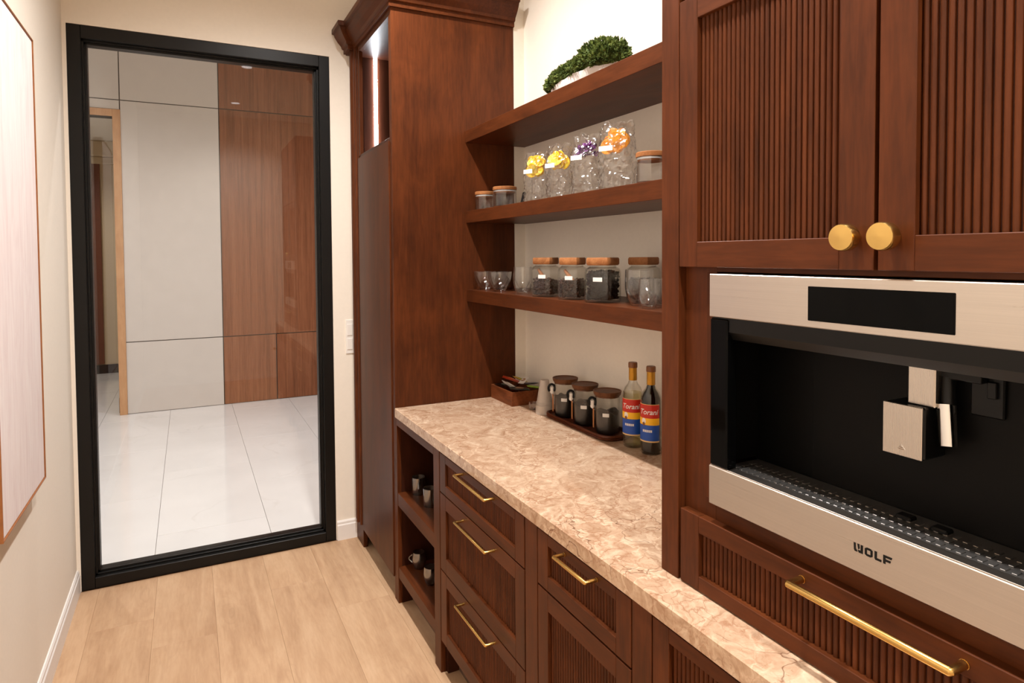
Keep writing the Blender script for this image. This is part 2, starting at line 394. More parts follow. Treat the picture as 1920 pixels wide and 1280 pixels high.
# ------------------------------------------------------------------ shell
fl = struct(ob('floor', MB().box(XL - .1, XW + .1, YR - .1, 3.79, -0.12, -0.0045), M['plankgap']))
W = 0.255; seams = [-0.68, -0.425, -0.17, 0.085, 0.34, 0.595, 0.85, 1.105]
joints = {0: [0.9, 2.4], 1: [0.2, 1.72, 3.24], 2: [-0.1, 1.47, 2.99], 3: [0.7, 2.22], 4: [0.21, 1.73, 3.26], 5: [-0.1, 1.43, 2.948], 6: [0.5, 2.1]}
for i in range(7):
    x0 = max(seams[i], XL) + .0002; x1 = seams[i + 1] - .0002
    ys = [YR] + joints[i] + [3.66]
    for a, b in zip(ys[:-1], ys[1:]):
        cx, cy = (x0 + x1) / 2, (a + b) / 2
        ob('plank', MB((cx, cy, 0)).box(x0, x1, a + .0002, b - .0002, -0.0045, 0.0, .0005), M['oakfloor'], fl, loc=(cx, cy, 0))
struct(ob('wall_left', MB().box(XL - .12, XL, YR - .12, YB + .14, 0, CEIL), M['paint']))
struct(ob('wall_right', MB().box(XW, XW + .12, YR - .12, YB + .14, 0, CEIL), M['paint']))
struct(ob('wall_rear', MB().box(XL, XW, YR - .12, YR, 0, CEIL), M['paint']))
FX0, FX1, FZ = -0.503, 0.748, 2.785
struct(ob('wall_back', MB().box(XL, FX0, YB, YB + .14, 0, CEIL).box(FX1, XW, YB, YB + .14, 0, CEIL).box(FX0, FX1, YB, YB + .14, FZ, CEIL), M['paint']))
struct(ob('ceiling', MB().box(XL, XW, YR, YB + .14, CEIL, CEIL + .1), M['ceil']))
struct(ob('trim_1', MB().box(1.514, XW, YT, YB, ZC, CEIL), M['paint']))
def skirt_prof(h=0.112, t=0.014):
    return [(0, 0), (t, 0), (t, h - .026), (t - .004, h - .020), (t - .004, h - .008), (t - .009, h), (0, h)]
struct(ob('baseboard_left', MB().prism(skirt_prof(), lambda p, t: (XL + p[0], t, p[1]), YR, YB - .002), M['skirt']))
struct(ob('baseboard_back', MB().prism(skirt_prof(), lambda p, t: (t, YB - p[0], p[1]), FX1 + .004, XF + .005), M['skirt']))

# glazed opening with a black frame
wn = struct(ob('window_1', MB().box(FX0, FX0 + .058, YB + .004, YB + .115, 0, FZ, .002).box(FX1 - .058, FX1, YB + .004, YB + .115, 0, FZ, .002)
        .box(FX0 + .058, FX1 - .058, YB + .004, YB + .115, FZ - .062, FZ, .002).box(FX0 + .058, FX1 - .058, YB + .004, YB + .115, 0, .055, .002), M['blackm']))
st = MB(); a0, a1, zt, zb = FX0 + .058, FX1 - .058, FZ - .062, .055
for d, yy0, yy1 in ((.010, YB + .03, YB + .10), (.020, YB + .045, YB + .10)):
    st.box(a0, a0 + d, yy0, yy1, zb, zt, .001).box(a1 - d, a1, yy0, yy1, zb, zt, .001)
    st.box(a0, a1, yy0, yy1, zt - d, zt, .001).box(a0, a1, yy0, yy1, zb, zb + d, .001)
ob('glazing_bead', st, M['blackm'], wn)
ob('pane', MB().box(a0 + .02, a1 - .02, YB + .066, YB + .074, zb + .02, zt - .02), M['pane'], wn)

# ------------------------------------------------------------------ hallway beyond the glass
HX0, HX1, HC = -3.2, 3.4, 4.2
hf = struct(ob('floor_hallway', MB().box(HX0 - .5, HX1, 3.804, 10.6, -0.12, -0.006), M['hallgap']))
TW, TL = 0.613, 1.22
for i in range(-6, 6):
    x0 = -0.194 + i * TW; x1 = x0 + TW
    off = (4.905 if i % 2 else 4.205)
    for j in range(-2, 6):
        y0 = off + (j - 0) * TL; y1 = y0 + TL
        y0, y1 = max(y0, 3.804), min(y1, 10.55)
        if y1 - y0 < .03 or x1 > HX1: continue
        if y0 > HY and x0 > -0.5: continue
        cx, cy = (x0 + x1) / 2, (y0 + y1) / 2
        ob('tile', MB((cx, cy, 0)).box(x0 + .001, x1 - .001, y0 + .001, y1 - .001, -0.006, 0, .0008), M['tile'], hf, loc=(cx, cy, 0))
DX0, DX1, DZ = -2.1, -0.667, 3.118
hw = struct(ob('wall_hallway', MB().box(DX1, HX1, HY + .012, HY + .15, 0, HC).box(HX0, DX0, HY + .012, HY + .15, 0, HC).box(DX0, DX1, HY + .012, HY + .15, DZ, HC), M['hallgap']))
G = .005
def panel(x0, x1, z0, z1, m):
    c = ((x0 + x1) / 2, HY, (z0 + z1) / 2)
    ob('panel', MB(c).box(x0 + G, x1 - G, HY, HY + .012, z0 + G, z1 - G, .001), m, hw, loc=c)
for (x0, x1) in ((-0.60, 0.345),):
    for z0, z1 in ((0.0, .762), (.762, 3.292), (3.292, HC)): panel(x0, x1, z0, z1, M['hallpanel'])
for x0, x1 in ((.345, .91), (.91, 1.6), (1.6, 2.3), (2.3, HX1)):
    panel(x0, x1, 0, .762, M['hallwood'])
for x0, x1 in ((.345, 1.6), (1.6, 2.3), (2.3, HX1)): panel(x0, x1, .762, 3.292, M['hallwood']); panel(x0, x1, 3.292, HC, M['hallwood'])
panel(-2.1, -0.60, 3.292, HC, M['hallpanel']); panel(-2.1, -0.60, 3.19, 3.292, M['hallpanel']); panel(HX0, -2.1, 0, HC, M['hallpanel'])
dr = struct(ob('door_1', MB().box(DX1, DX1 + .072, HY - .016, HY + .15, 0, DZ + .072, .002).box(DX0, DX1, HY - .016, HY + .15, DZ, DZ + .072, .002)
        .box(DX0 - .072, DX0, HY - .016, HY + .15, 0, DZ + .072, .002), M['casing']))
ob('door_stop', MB().box(DX1 - .014, DX1, HY + .10, HY + .13, 0, .16, .002), M['blackm'], dr)
struct(ob('wall_hallway_side', MB().box(HX0 - .12, HX0, 3.8, HY, 0, HC).box(HX1, HX1 + .12, 3.8, HY + .15, 0, HC), M['paint']))
struct(ob('wall_hallway_front', MB().box(HX0, XL - .12, YB, 3.804, 0, HC).box(XW + .12, HX1, YB, 3.804, 0, HC).box(XL - .12, XW + .12, YB + .02, 3.804, CEIL + .1, HC), M['paint']))
struct(ob('ceiling_hallway', MB().box(HX0, HX1, 3.8, HY + .15, HC, HC + .1), M['ceil']))
# room seen through the open doorway
rb = struct(ob('wall_far_room', MB().box(-3.7, -.3, 10.55, 10.65, 0, 3.3).box(-.56, -.46, HY + .15, 10.55, 0, 3.3).box(-3.8, -3.7, HY + .15, 10.55, 0, 3.3), M['beige']))
ob('wall_board', MB().box(-1.75, -1.20, 10.535, 10.55, .14, 3.0, .002), M['mauve'], rb)
ob('corner_post', MB().box(-1.195, -1.09, 10.50, 10.55, .14, 3.0, .003), M['rust'], rb)
ob('cornice', MB().box(-3.7, -.56, 10.40, 10.55, 3.08, 3.3, .02).box(-3.7, -.56, 10.47, 10.55, 2.98, 3.08, .01), M['beige'], rb)
struct(ob('baseboard_far_room', MB().box(-3.7, -.56, 10.528, 10.55, 0, .125, .002), M['blackm']))
struct(ob('ceiling_far_room', MB().box(-3.7, -.46, HY + .15, 10.55, 3.3, 3.4), M['ceil']))

# ------------------------------------------------------------------ downlights
def downlight(x, y, z, w, colour, label, group, r=.05, lens='lens', spot=146, soft=.9):
    t = thing('ceiling_downlight', label, 'ceiling light', (x, y, z), 0, group)
    ob('trim_ring', MB().lathe([(r, -.006), (r + .022, -.006), (r + .024, 0), (r, 0)], 28, closed=True), M['white'], t, 40)
    ob('lens', MB().lathe([(0, -.003), (r, -.003), (r, -.001), (0, -.001)], 24), M[lens], t)
    ld = bpy.data.lights.new('downlight_beam', 'SPOT'); ld.energy = w; ld.color = colour; ld.spot_size = math.radians(spot); ld.spot_blend = soft
    ld.shadow_soft_size = .035
    lo = bpy.data.objects.new('downlight_beam', ld); COL.objects.link(lo); lo.parent = t; lo.location = (0, 0, -.045)
for i, (x, y) in enumerate(DOWNLIGHTS):
    downlight(x, y, CEIL, PANTRY_W, WARM, 'round white recessed downlight in the pantry ceiling, ' + ('over the rear end of the aisle', 'over the coffee machine', 'over the glazed end of the aisle')[i], 'pantry downlights')
for i, (x, y) in enumerate(HALL_LIGHTS):
    downlight(x, y, HC, HALL_W, HALLC, 'round recessed hallway ceiling downlight, ' + ('nearest the glass on the left', 'nearest the glass, straight ahead', 'nearest the glass on the right', 'nearest the oak doorway', 'nearest the brown wood panels')[i], 'hallway downlights', .07, 'halllens', 136, .9)
downlight(-1.5, 9.2, 3.3, 60, WARM, 'round recessed downlight in the far room behind the oak doorway', 'far room downlights', .06)

# ------------------------------------------------------------------ cabinets
REEDS = {}
def reed_mesh(length, pitch, horizontal=False):
    k = (round(length, 4), round(pitch, 5))
    if k not in REEDS:
        w = pitch * .84; n = 6; mb = MB(); P = []
        for i in range(n + 1):
            a = PI * i / n; P.append((-.0052 * math.sin(a) , -w / 2 * math.cos(a)))
        mb.prism([(p[0], p[1]) for p in P], lambda p, t: (p[0], p[1], t), -length / 2, length / 2)
        REEDS[k] = mb.mesh('reed', M['wz'], 50)
    return REEDS[k]
def shaker(root, org, name, y0, y1, z0, z1, py0, py1, pz0, pz1, xf, pitch=.012, depth=.013, th=.022):
    """framed front (faces -X) with a recessed reeded panel; py/pz = panel opening"""
    mb = MB(org); x1 = xf + th; c = .0012
    mb.box(xf, x1, y0, py0, z0, z1, c, 0).box(xf, x1, py1, y1, z0, z1, c, 0)             # stiles
    mb.box(xf, x1, py0, py1, z0, pz0, c, 1).box(xf, x1, py0, py1, pz1, z1, c, 1)           # rails
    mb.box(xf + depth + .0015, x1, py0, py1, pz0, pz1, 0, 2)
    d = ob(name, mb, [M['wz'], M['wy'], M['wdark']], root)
    n = max(1, round((py1 - py0) / pitch)); p = (py1 - py0) / n
    me = reed_mesh(pz1 - pz0, p)
    for i in range(n):
        link('reed', me, d, (xf + depth + .0015 - org[0], py0 + (i + .5) * p - org[1], (pz0 + pz1) / 2 - org[2]))
    return d
def bar_handle(parent, org, y0, y1, z, x, r=.005, stand=.034):
    """straight brass bar with two posts standing off the face at x"""
    mb = MB(org); xb = x - stand
    k = r * .25
    mb.tube([(x, y0, z), (xb + k, y0, z), (xb, y0 + k, z), (xb, y1 - k, z), (xb + k, y1, z), (x, y1, z)], [r, r, r * 1.06, r * 1.06, r, r], 16)
    for y in (y0, y1): mb.tube([(x, y, z), (x - .002, y, z)], r * 1.08, 14)
    return tag(ob('handle', mb, M['brass'], parent, 40), 'brass bar handle')
def knob(parent, org, x, y, z, r):
    mb = MB(org)
    prof = [(.0, 0), (r * .42, 0), (r * .42, .014), (r * .9, .019), (r, .022), (r, .036), (r * .93, .039), (0, .0405)]
    n = 32; vs = []; fs = []
    for pr, h in prof:
        for i in range(n):
            a = 2 * PI * i / n; vs.append((x - h, y + pr * math.cos(a), z + pr * math.sin(a)))
    for j in range(len(prof) - 1):
        for i in range(n): fs.append((j * n + i, j * n + (i + 1) % n, (j + 1) * n + (i + 1) % n, (j + 1) * n + i))
    mb.add(vs, fs); return tag(ob('knob', mb, M['brass'], parent, 35), 'round satin brass knob')

ZU = 0.887                                        # underside of worktop
# open-shelf base unit
o = (XF, 2.58, 0); t = thing('open_shelf_cabinet', 'dark cherry open base cabinet with two shelves of smoked mugs beside the tall cabinet', 'cabinet', o)
ob('face_frame', MB(o).box(XF, XF + .02, 2.853, YT, 0, ZU, .001, 0).box(XF, XF + .02, 2.297, 2.362, 0, ZU, .0012, 0).box(XF, XF + .02, 2.362, 2.853, .853, ZU, .001, 1), [M['wz'], M['wy']], t)
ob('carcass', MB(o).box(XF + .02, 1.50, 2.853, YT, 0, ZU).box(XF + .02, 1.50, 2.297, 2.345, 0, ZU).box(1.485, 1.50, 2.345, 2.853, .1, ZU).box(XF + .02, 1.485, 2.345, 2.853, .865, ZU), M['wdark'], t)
for z0, z1 in ((.471, .532), (.124, .177)):
    ob('shelf', MB(o).box(XF + .002, 1.485, 2.3625, 2.8525, z0, z1, .001), M['wy'], t)
ob('toe_kick', MB(o).box(XF + .07, XF + .085, 2.345, 2.853, 0, .124), M['toe'], t)
# three-drawer unit
o = (XF, 1.95, 0); t = thing('drawer_cabinet', 'cherry base cabinet with three reeded drawers and brass bar handles', 'cabinet', o)
ob('carcass', MB(o).box(XF + .024, 1.50, 2.280, 2.2965, 0, ZU).box(XF + .024, 1.50, 1.597, 1.612, .0, ZU).box(XF + .03, 1.5, 1.612, 2.28, .11, .13).box(XF + .03, XF + .04, 1.612, 2.28, .13, ZU), M['wdark'], t)
for z0, z1, p0, p1, zh in ((.730, .883, .767, .853, .868), (.424, .726, .484, .672, .699), (.135, .420, .189, .371, .396)):
    d = shaker(t, o, 'drawer', 1.603, 2.290, z0, z1, 1.660, 2.232, p0, p1, XF, .0122)
    bar_handle(d, o, 1.805, 2.06, zh, XF)
ob('toe_kick', MB(o).box(XF + .07, XF + .085, 1.612, 2.28, 0, .11), M['toe'], t)
# drawer + door units
def drawer_door(y0, y1, s0, label, py0, py1, hy0, hy1, ky):
    o = (XF, (y0 + y1) / 2, 0); t = thing('drawer_door_cabinet', label, 'cabinet', o)
    ob('stile', MB(o).box(XF, XF + .02, y1 + .004, s0, 0, ZU, .0012), M['wz'], t)
    ob('carcass', MB(o).box(XF + .024, 1.50, y1, s0, 0, ZU).box(XF + .024, 1.50, y0 - .004, y0 + .012, 0, ZU).box(XF + .03, XF + .04, y0 + .012, y1, .11, ZU).box(XF + .03, 1.5, y0, y1, .11, .13), M['wdark'], t)
    d = shaker(t, o, 'drawer', y0, y1, .727, .883, py0, py1, .767, .853, XF, .0122)
    bar_handle(d, o, hy0, hy1, .868, XF)
    d = shaker(t, o, 'door', y0, y1, .135, .722, py0, py1, .19, .67, XF, .0122)
    knob(d, o, XF, ky, .640, .014)
    ob('toe_kick', MB(o).box(XF + .07, XF + .085, y0, y1, 0, .11), M['toe'], t)
drawer_door(1.108, 1.523, 1.597, 'narrow cherry base cabinet with one reeded drawer over a reeded door', 1.163, 1.469, 1.237, 1.381, 1.136)
drawer_door(0.140, 1.035, 1.104, 'wide cherry base cabinet under the coffee machine, cut by the picture edge', .20, .985, .45, .75, .17)
# worktop
ct = ob('countertop', MB((XC, 1.5, .9)).box(XC, XW - .001, .13, YT - .001, ZU, ZC, .003), M['counter'], loc=(XC, 1.5, .9))
tag(ct, 'cream and tan veined stone countertop along the cabinets', 'countertop')

# tall cabinet
o = (XF, 3.26, 0); t = thing('tall_cabinet', 'tall cherry cabinet with crown moulding and lit open niche by the glazed opening', 'cabinet', o)
YE = 3.655; X1 = 1.513
ob('side_panel', MB(o).box(XF, X1, YT, YT + .020, 0, 2.82, .0015), M['wz'], t)
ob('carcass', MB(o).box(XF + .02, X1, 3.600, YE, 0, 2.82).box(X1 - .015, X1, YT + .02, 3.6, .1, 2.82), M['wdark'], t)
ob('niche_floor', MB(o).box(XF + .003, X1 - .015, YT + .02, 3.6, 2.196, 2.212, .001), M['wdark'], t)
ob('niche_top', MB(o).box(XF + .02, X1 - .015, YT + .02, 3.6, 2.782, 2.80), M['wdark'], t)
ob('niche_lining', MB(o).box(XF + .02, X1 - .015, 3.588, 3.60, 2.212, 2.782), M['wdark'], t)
ob('top_rail', MB(o).box(XF, XF + .02, YT + .02, 3.49, 2.775, 2.82, .001), M['wy'], t)
ob('niche_stile', MB(o).box(XF, XF + .02, 3.47, 3.50, 2.205, 2.775, .001), M['wz'], t)
ob('stile', MB(o).box(XF - .004, XF + .02, 3.500, YE, 0, 2.82, .0015), M['wz'], t)
pb = MB(o)
for yy, rr in ((3.535, .010), (3.585, .018), (3.632, .010)): pb.tube([(XF - .004, yy, .12), (XF - .004, yy, 2.815)], rr, 12)
ob('reeded_pilaster', pb, M['wz'], t, 40)
ob('door', MB(o).box(XF - .006, XF + .016, YT + .042, 3.496, .105, 2.193, .0015), M['wz'], t)
ob('near_stile', MB(o).box(XF, XF + .02, YT + .02, YT + .040, .0, 2.775, .001), M['wz'], t)
ob('toe_kick', MB(o).box(XF + .07, XF + .085, YT + .02, 3.50, 0, .105), M['toe'], t)
ob('shelf_pin', MB(o).tube([(XF + .05, 3.588, 2.72), (XF + .05, 3.576, 2.72)], .004, 8).tube([(XF + .05, 3.588, 2.26), (XF + .05, 3.576, 2.26)], .004, 8), M['chrome'], t, 40)
tag(ob('led_strip', MB(o).box(.984, 1.002, 3.578, 3.588, 2.212, 2.782, .001), M['led'], t), 'vertical white LED strip glowing in the niche')
# crown moulding: profile (out, up) swept along front and near side
CP = [(0, 0), (.012, 0), (.012, .022), (.022, .026), (.026, .040), (.045, .062), (.062, .088), (.066, .100), (.078, .104), (.078, .128), (0, .128)]
def crown(mb, path):
    """path: list of (x,y, nx,ny) corner points with outward mitre vectors"""
    n = len(CP); vs = []; fs = []
    for x, y, nx, ny in path:
        for a, b in CP: vs.append((x + nx * a, y + ny * a, 2.805 + b))
    for k in range(len(path) - 1):
        for i in range(n): j = (i + 1) % n; fs.append((k * n + i, k * n + j, (k + 1) * n + j, (k + 1) * n + i))
    fs += [tuple(range(n)), tuple(range((len(path) - 1) * n, len(path) * n))]
    mb.add(vs, fs)
cm = MB(o)
crown(cm, [(XF - .03, YE, -1, 0), (XF - .03, 3.56, -1, -1), (XF, 3.56, -1, -1), (XF, YT, -1, -1), (X1, YT, 0, -1)])
cm.box(XF - .03, XF + .02, 3.56, YE, 2.80, 2.805)
ob('crown_moulding', cm, M['wy'], t)

# floating shelves
SH = [(2.262, 'highest thick cherry wall shelf, holding the moss bowl'), (1.868, 'middle thick cherry wall shelf, holding the film bags'), (1.481, 'lowest thick cherry wall shelf, holding the coffee bean jars')]
for z, lb in SH:
    s = ob('wall_shelf', MB((XS, 2.0, z)).box(XS, XW - .001, YH + .001, YT - .001, z - .058, z, .0012), M['wy'], loc=(XS, 2.0, z))
    tag(s, lb, 'shelf', 'thick cherry wall shelves')

# hutch around the coffee machine
o = (XH, .62, ZC); t = thing('hutch_cabinet', 'cherry hutch on the counter with reeded doors above the built-in coffee machine', 'cabinet', o)
XK = XH + .022                                   # face frame plane
ZT = 2.82
ob('side_panel', MB(o).box(XH, XW - .001, 1.058, YH, ZC + .0005, ZT, .0015), M['wz'], t)
ob('side_panel', MB(o).box(XH, XW - .001, YHE, YHE + .054, ZC + .0005, ZT, .0015), M['wz'], t)
ff = MB(o).box(XK, XK + .02, .968, 1.058, ZC, ZT, .001, 0).box(XK, XK + .02, YHE + .054, .272, ZC, ZT, .001, 0)
ff.box(XK, XK + .02, .272, .968, 1.612, 1.66, .001, 1).box(XK, XK + .02, .272, .968, 1.09, 1.134, .001, 1).box(XK, XK + .02, .272, .968, 2.17, ZT, .001, 1)
ob('face_frame', ff, [M['wz'], M['wy']], t)
for y in (.966, .248): ob('inner_jamb', MB(o).box(XK - .004, XK, y, y + .026, 1.136, 1.610, .001), M['wz'], t)
ob('frieze_board', MB(o).box(XH, XK, YHE + .056, 1.054, 2.20, ZT, .0015), M['wy'], t)
ob('carcass', MB(o).box(XW - .02, XW - .001, YHE + .054, 1.058, ZC, ZT).box(XK + .02, XW - .02, YHE + .054, 1.058, ZC, ZC + .012).box(XK + .02, XW - .02, YHE + .054, 1.058, 1.64, 1.655)
   .box(XK + .02, XW - .02, YHE + .054, 1.058, ZT - .02, ZT), M['wdark'], t)
for (y0, y1, p0, p1, ky) in ((.624, 1.055, .682, 1.003, .652), (.187, .617, .240, .562, .590)):
    d = shaker(t, o, 'door', y0, y1, 1.622, 2.188, p0, p1, 1.675, 2.139, XH, .0116)
    knob(d, o, XH, ky, 1.674, .0215)
d = shaker(t, o, 'drawer', .190, 1.050, ZC + .003, 1.095, .244, .996, .966, 1.059, XH, .0116)
bar_handle(d, o, .487, .745, 1.077, XH, .0066, .036)

# ------------------------------------------------------------------ built-in coffee machine
MY0, MY1 = .277, .963; XM = XH - .004
o = (XM, .62, 1.137); t = thing('coffee_machine', 'built-in stainless steel coffee machine with black cavity set in the hutch', 'coffee machine', o)
XBK = 1.09
tp = ob('control_panel', MB(o).box(XM, XM + .06, MY0, MY1, 1.522, 1.609, .0015), M['steel'], t)
ob('display', MB(o).box(XM - .0012, XM + .004, .503, .735, 1.534, 1.593, .001), M['blackgl'], tp)
lp = ob('front_panel', MB(o).box(XM, XM + .03, MY0, MY1, 1.137, 1.2165, .0015), M['steel'], t)
# raised maker's lettering, built from strokes (u to the right = -Y, v up)
lg = MB(o); LY, LZ, LH, LWD = .648, 1.1705, .0135, .062
def stroke(pts):
    n = len(pts); vs = [(XM - .0005, LY - u * LWD, LZ + v * LH) for u, v in pts] + [(XM + .001, LY - u * LWD, LZ + v * LH) for u, v in pts]
    fs = [tuple(range(n)), tuple(range(n, 2 * n))[::-1]] + [(i, (i + 1) % n, n + (i + 1) % n, n + i) for i in range(n)]
    lg.add(vs, fs)
stroke([(0, 1), (.055, 1), (.06, .35), (.115, .05), (.085, 0), (.03, 0), (.01, .2)]); stroke([(.10, 1), (.155, 1), (.165, .5), (.125, .35)])
stroke([(.115, .30), (.19, .30), (.19, 0), (.14, 0)]); stroke([(.19, 1), (.25, 1), (.25, 0), (.19, 0)])
stroke([(.30, .85), (.355, 1), (.355, 0), (.30, .15)]); stroke([(.355, 1), (.45, 1), (.45, .74), (.355, .74)]); stroke([(.355, .26), (.45, .26), (.45, 0), (.355, 0)]); stroke([(.45, 1), (.505, .85), (.505, .15), (.45, 0)])
stroke([(.555, 1), (.615, 1), (.615, 0), (.575, 0), (.555, .15)]); stroke([(.615, .27), (.73, .27), (.73, 0), (.615, 0)])
stroke([(.775, 1), (.835, 1), (.835, 0), (.775, 0)]); stroke([(.835, 1), (1.0, 1), (.98, .74), (.835, .74)]); stroke([(.835, .56), (.97, .56), (.95, .30), (.835, .30)])
tag(ob('lettering', lg, M['blackp'], lp), 'black WOLF lettering')
ob('cavity', MB(o).box(XBK, XBK + .02, MY0, MY1, 1.18, 1.522, 0).box(XM + .01, XBK, MY1 - .006, MY1, 1.2165, 1.522).box(XM + .01, XBK, MY0, MY0 + .006, 1.2165, 1.522), M['blackback'], t)
ob('back_plate', MB(o).box(XBK - .004, XBK, MY0 + .006, .822, 1.21, 1.50, .001), M['blackback'], t)
cn = MB(o)
cn.prism([(XM + .006, 1.522), (XM + .006, 1.494), (XM + .018, 1.478), (XBK, 1.468), (XBK, 1.522)], lambda p, y: (p[0], y, p[1]), MY0 + .004, MY1 - .004)
ob('canopy', cn, M['blackp'], t)
for y0, y1 in ((MY1 - .046, MY1 - .001), (MY0 + .001, MY0 + .046)):
    g = ob('side_bar', MB(o).box(XM + .001, XM + .03, y0, y1, 1.218, 1.519, .003), M['blackgl'], t)
# drip tray with slotted grille
dt = ob('drip_tray', MB(o).box(XM + .001, XBK - .004, MY0 + .01, MY1 - .01, 1.200, 1.2105, .001).box(XM + .002, XM + .006, MY0 + .002, MY1 - .002, 1.2165, 1.2185, .0005), [M['steel']], t)
ob('grille', MB(o).box(XM + .034, XBK - .006, MY0 + .012, MY1 - .012, 1.2105, 1.2125, .0008), M['grille'], dt)
sl = MB(o); k = 0
ny = 46
for i in range(ny):
    y = MY0 + .025 + (MY1 - MY0 - .05) * (i + .5) / ny
    for x0 in (.0, .022, .044):
        sl.box(XM + .040 + x0, XM + .055 + x0, y - .0035, y + .0035, 1.2125, 1.2142, .0012)
sl_o = ob('grille_ribs', sl, M['grille'], dt); sl_o['kind'] = 'stuff'
for y in (.61, .555): ob('cup_stop', MB(o).box(XBK - .05, XBK - .03, y, y + .025, 1.2125, 1.220, .002), M['blackp'], dt)
# coffee spout
sp = ob('spout', MB(o).box(1.030, XBK, .584, .647, 1.322, 1.406, .003), M['blackp'], t)
ob('spout_cover', MB(o).box(1.0265, 1.0302, .586, .648, 1.322, 1.406, .001), M['steelv'], sp)
em = MB(o)
for a, b in (((.6225, 1.3335), (.617, 1.3405)), ((.617, 1.3405), (.6105, 1.3335)), ((.6215, 1.3335), (.613, 1.3335)), ((.6195, 1.336), (.615, 1.336))):
    em.tube([(1.0263, a[0], a[1]), (1.0263, b[0], b[1])], .0006, 6)
ob('emblem', em, M['chrome'], sp)
ob('spout_slide', MB(o).box(1.042, XBK, .576, .618, 1.406, 1.470, .002), M['steelv'], t)
wd = ob('steam_wand', MB(o).tube([(1.050, .560, 1.350), (1.060, .570, 1.412)], [.0125, .0135], 16), M['chrome'], t, 40)
ob('wand_sleeve', MB(o).tube([(1.060, .566, 1.412), (1.066, .570, 1.455)], .0098, 14).box(1.058, XBK, .52, .578, 1.452, 1.472, .002), M['blackp'], wd, 40)
ob('socket', MB(o).box(XBK - .012, XBK - .004, .500, .545, 1.400, 1.464, .002).box(XBK - .018, XBK - .012, .508, .520, 1.43, 1.455, .001), M['blackp'], t)

# ------------------------------------------------------------------ artwork, switch
o = (XL, 2.43, .862); t = thing('framed_artwork', 'large pale lilac-white canvas in a thin bronze wood frame on the left wall', 'artwork', o)
AX = XL + .048; ay0, ay1, az0, az1 = 2.146, 2.735, .862, 2.420; ft = .005
ob('canvas', MB(o).box(XL + .001, AX - .004, ay0 + ft + .001, ay1 - ft - .001, az0 + ft + .001, az1 - ft - .001, .001), M['canvas'], t)
ob('frame', MB(o).box(XL, AX, ay0, ay0 + ft, az0, az1, .0008).box(XL, AX, ay1 - ft, ay1, az0, az1, .0008).box(XL, AX, ay0 + ft, ay1 - ft, az0, az0 + ft, .0008).box(XL, AX, ay0 + ft, ay1 - ft, az1 - ft, az1, .0008), M['canvasedge'], t)
o = (.842, YB, 1.084); t = thing('light_switch', 'white double rocker switch plate between the black frame and tall cabinet', 'light switch', o)
ob('plate', MB(o).box(.818, .864, YB - .006, YB, 1.084, 1.282, .002), M['white'], t)
for z in (1.108, 1.190): ob('rocker', MB(o).box(.825, .857, YB - .0095, YB - .006, z, z + .066, .0015), M['white'], t)

# ------------------------------------------------------------------ glassware
def cup_profile(h, rim, base, th=.0016, belly=None):
    out = []
    for i in range(11):
        u = i / 10
        if belly: r = base + (belly - base) * math.sin(min(1, u / .55) * PI / 2) if u < .55 else belly + (rim - belly) * ((u - .55) / .45) ** 1.5
        else: r = base + (rim - base) * (1 - (1 - u) ** 2.2)
        out.append((r, h * u))
    inn = [(max(.0, r - th), z) for r, z in out]
    inn[0] = (max(.001, out[0][0] - th), .006)
    return [(0.0, 0)] + out + inn[::-1][:-1] + [(max(.001, out[0][0] - th * 1.5), .007), (0, .007)]
def loop_handle(side, r, z0, z1, out, rad=.0035, n=10):
    a = side; d = Vector((math.cos(a), math.sin(a), 0)); pts = []
    for i in range(n + 1):
        u = i / n; pts.append(d * (r - .002 + out * math.sin(PI * u)) + Vector((0, 0, z0 + (z1 - z0) * u)))
    return MB().tube(pts, rad, 8)
def glass_cup(label, x, y, z, h, rim, base, belly=None, handle=None, inner=True, mat='glass', name='glass_cup', group=None, cat='glass'):
    t = thing(name, label, cat, (x, y, z), 0, group)
    ob('bowl', MB().lathe(cup_profile(h, rim, base, .0018, belly), 32), M[mat], t, 40)
    if inner:
        ob('inner_wall', MB().lathe([(r * .86, zz * .80 + h * .18) for r, zz in cup_profile(h, rim, base * .55, .0012, belly)[1:12]], 28), M[mat], t, 40)
    if handle is not None: ob('handle', loop_handle(handle, (belly or rim) * .95, h * .28, h * .82, .024), M[mat], t, 40)
    return t
z3 = 1.481
G1 = 'clear glasses on the lowest shelf'
glass_cup('wide clear glass cup at the tall-cabinet end of the lowest shelf', 1.312, 2.803, z3, .090, .056, .024, group=G1)
glass_cup('wide clear glass cup, second from the tall cabinet, on the lowest shelf', 1.312, 2.640, z3, .092, .056, .024, group=G1)
glass_cup('taller clear tumbler left of the first bean jar on the lowest shelf', 1.308, 2.408, z3, .118, .040, .027, .042, group=G1)
glass_cup('tall clear latte glass in front of the shaded jar on the lowest shelf', 1.332, 1.650, z3, .119, .046, .026, .047, None, group=G1)
glass_cup('small clear glass mug in front of the tall latte glass', 1.282, 1.545, z3, .092, .030, .018, .032, -PI * .75, group=G1)
glass_cup('small clear glass mug half hidden by the hutch, on the lowest shelf', 1.352, 1.560, z3, .092, .030, .018, .032, 0.2, group=G1)
GM = 'smoked glass mugs in the open base cabinet'
def mug(label, x, y, z, hd, kind):
    t = thing('smoked_mug', label, 'mug', (x, y, z), 0, GM)
    if kind: pf = cup_profile(.078, .029, .022, .003, .033)
    else: pf = cup_profile(.080, .0325, .031, .003)
    ob('bowl', MB().lathe(pf, 28), M['smoke'], t, 40)
    ob('handle', loop_handle(hd, .031, .018, .062, .022, .004), M['smoke'], t, 40)
mug('straight smoked glass mug nearer the tall cabinet on the upper open shelf', .957, 2.800, .532, -1.9, 0)
mug('straight smoked glass mug nearer the drawers on the upper open shelf', .957, 2.640, .532, -1.4, 0)
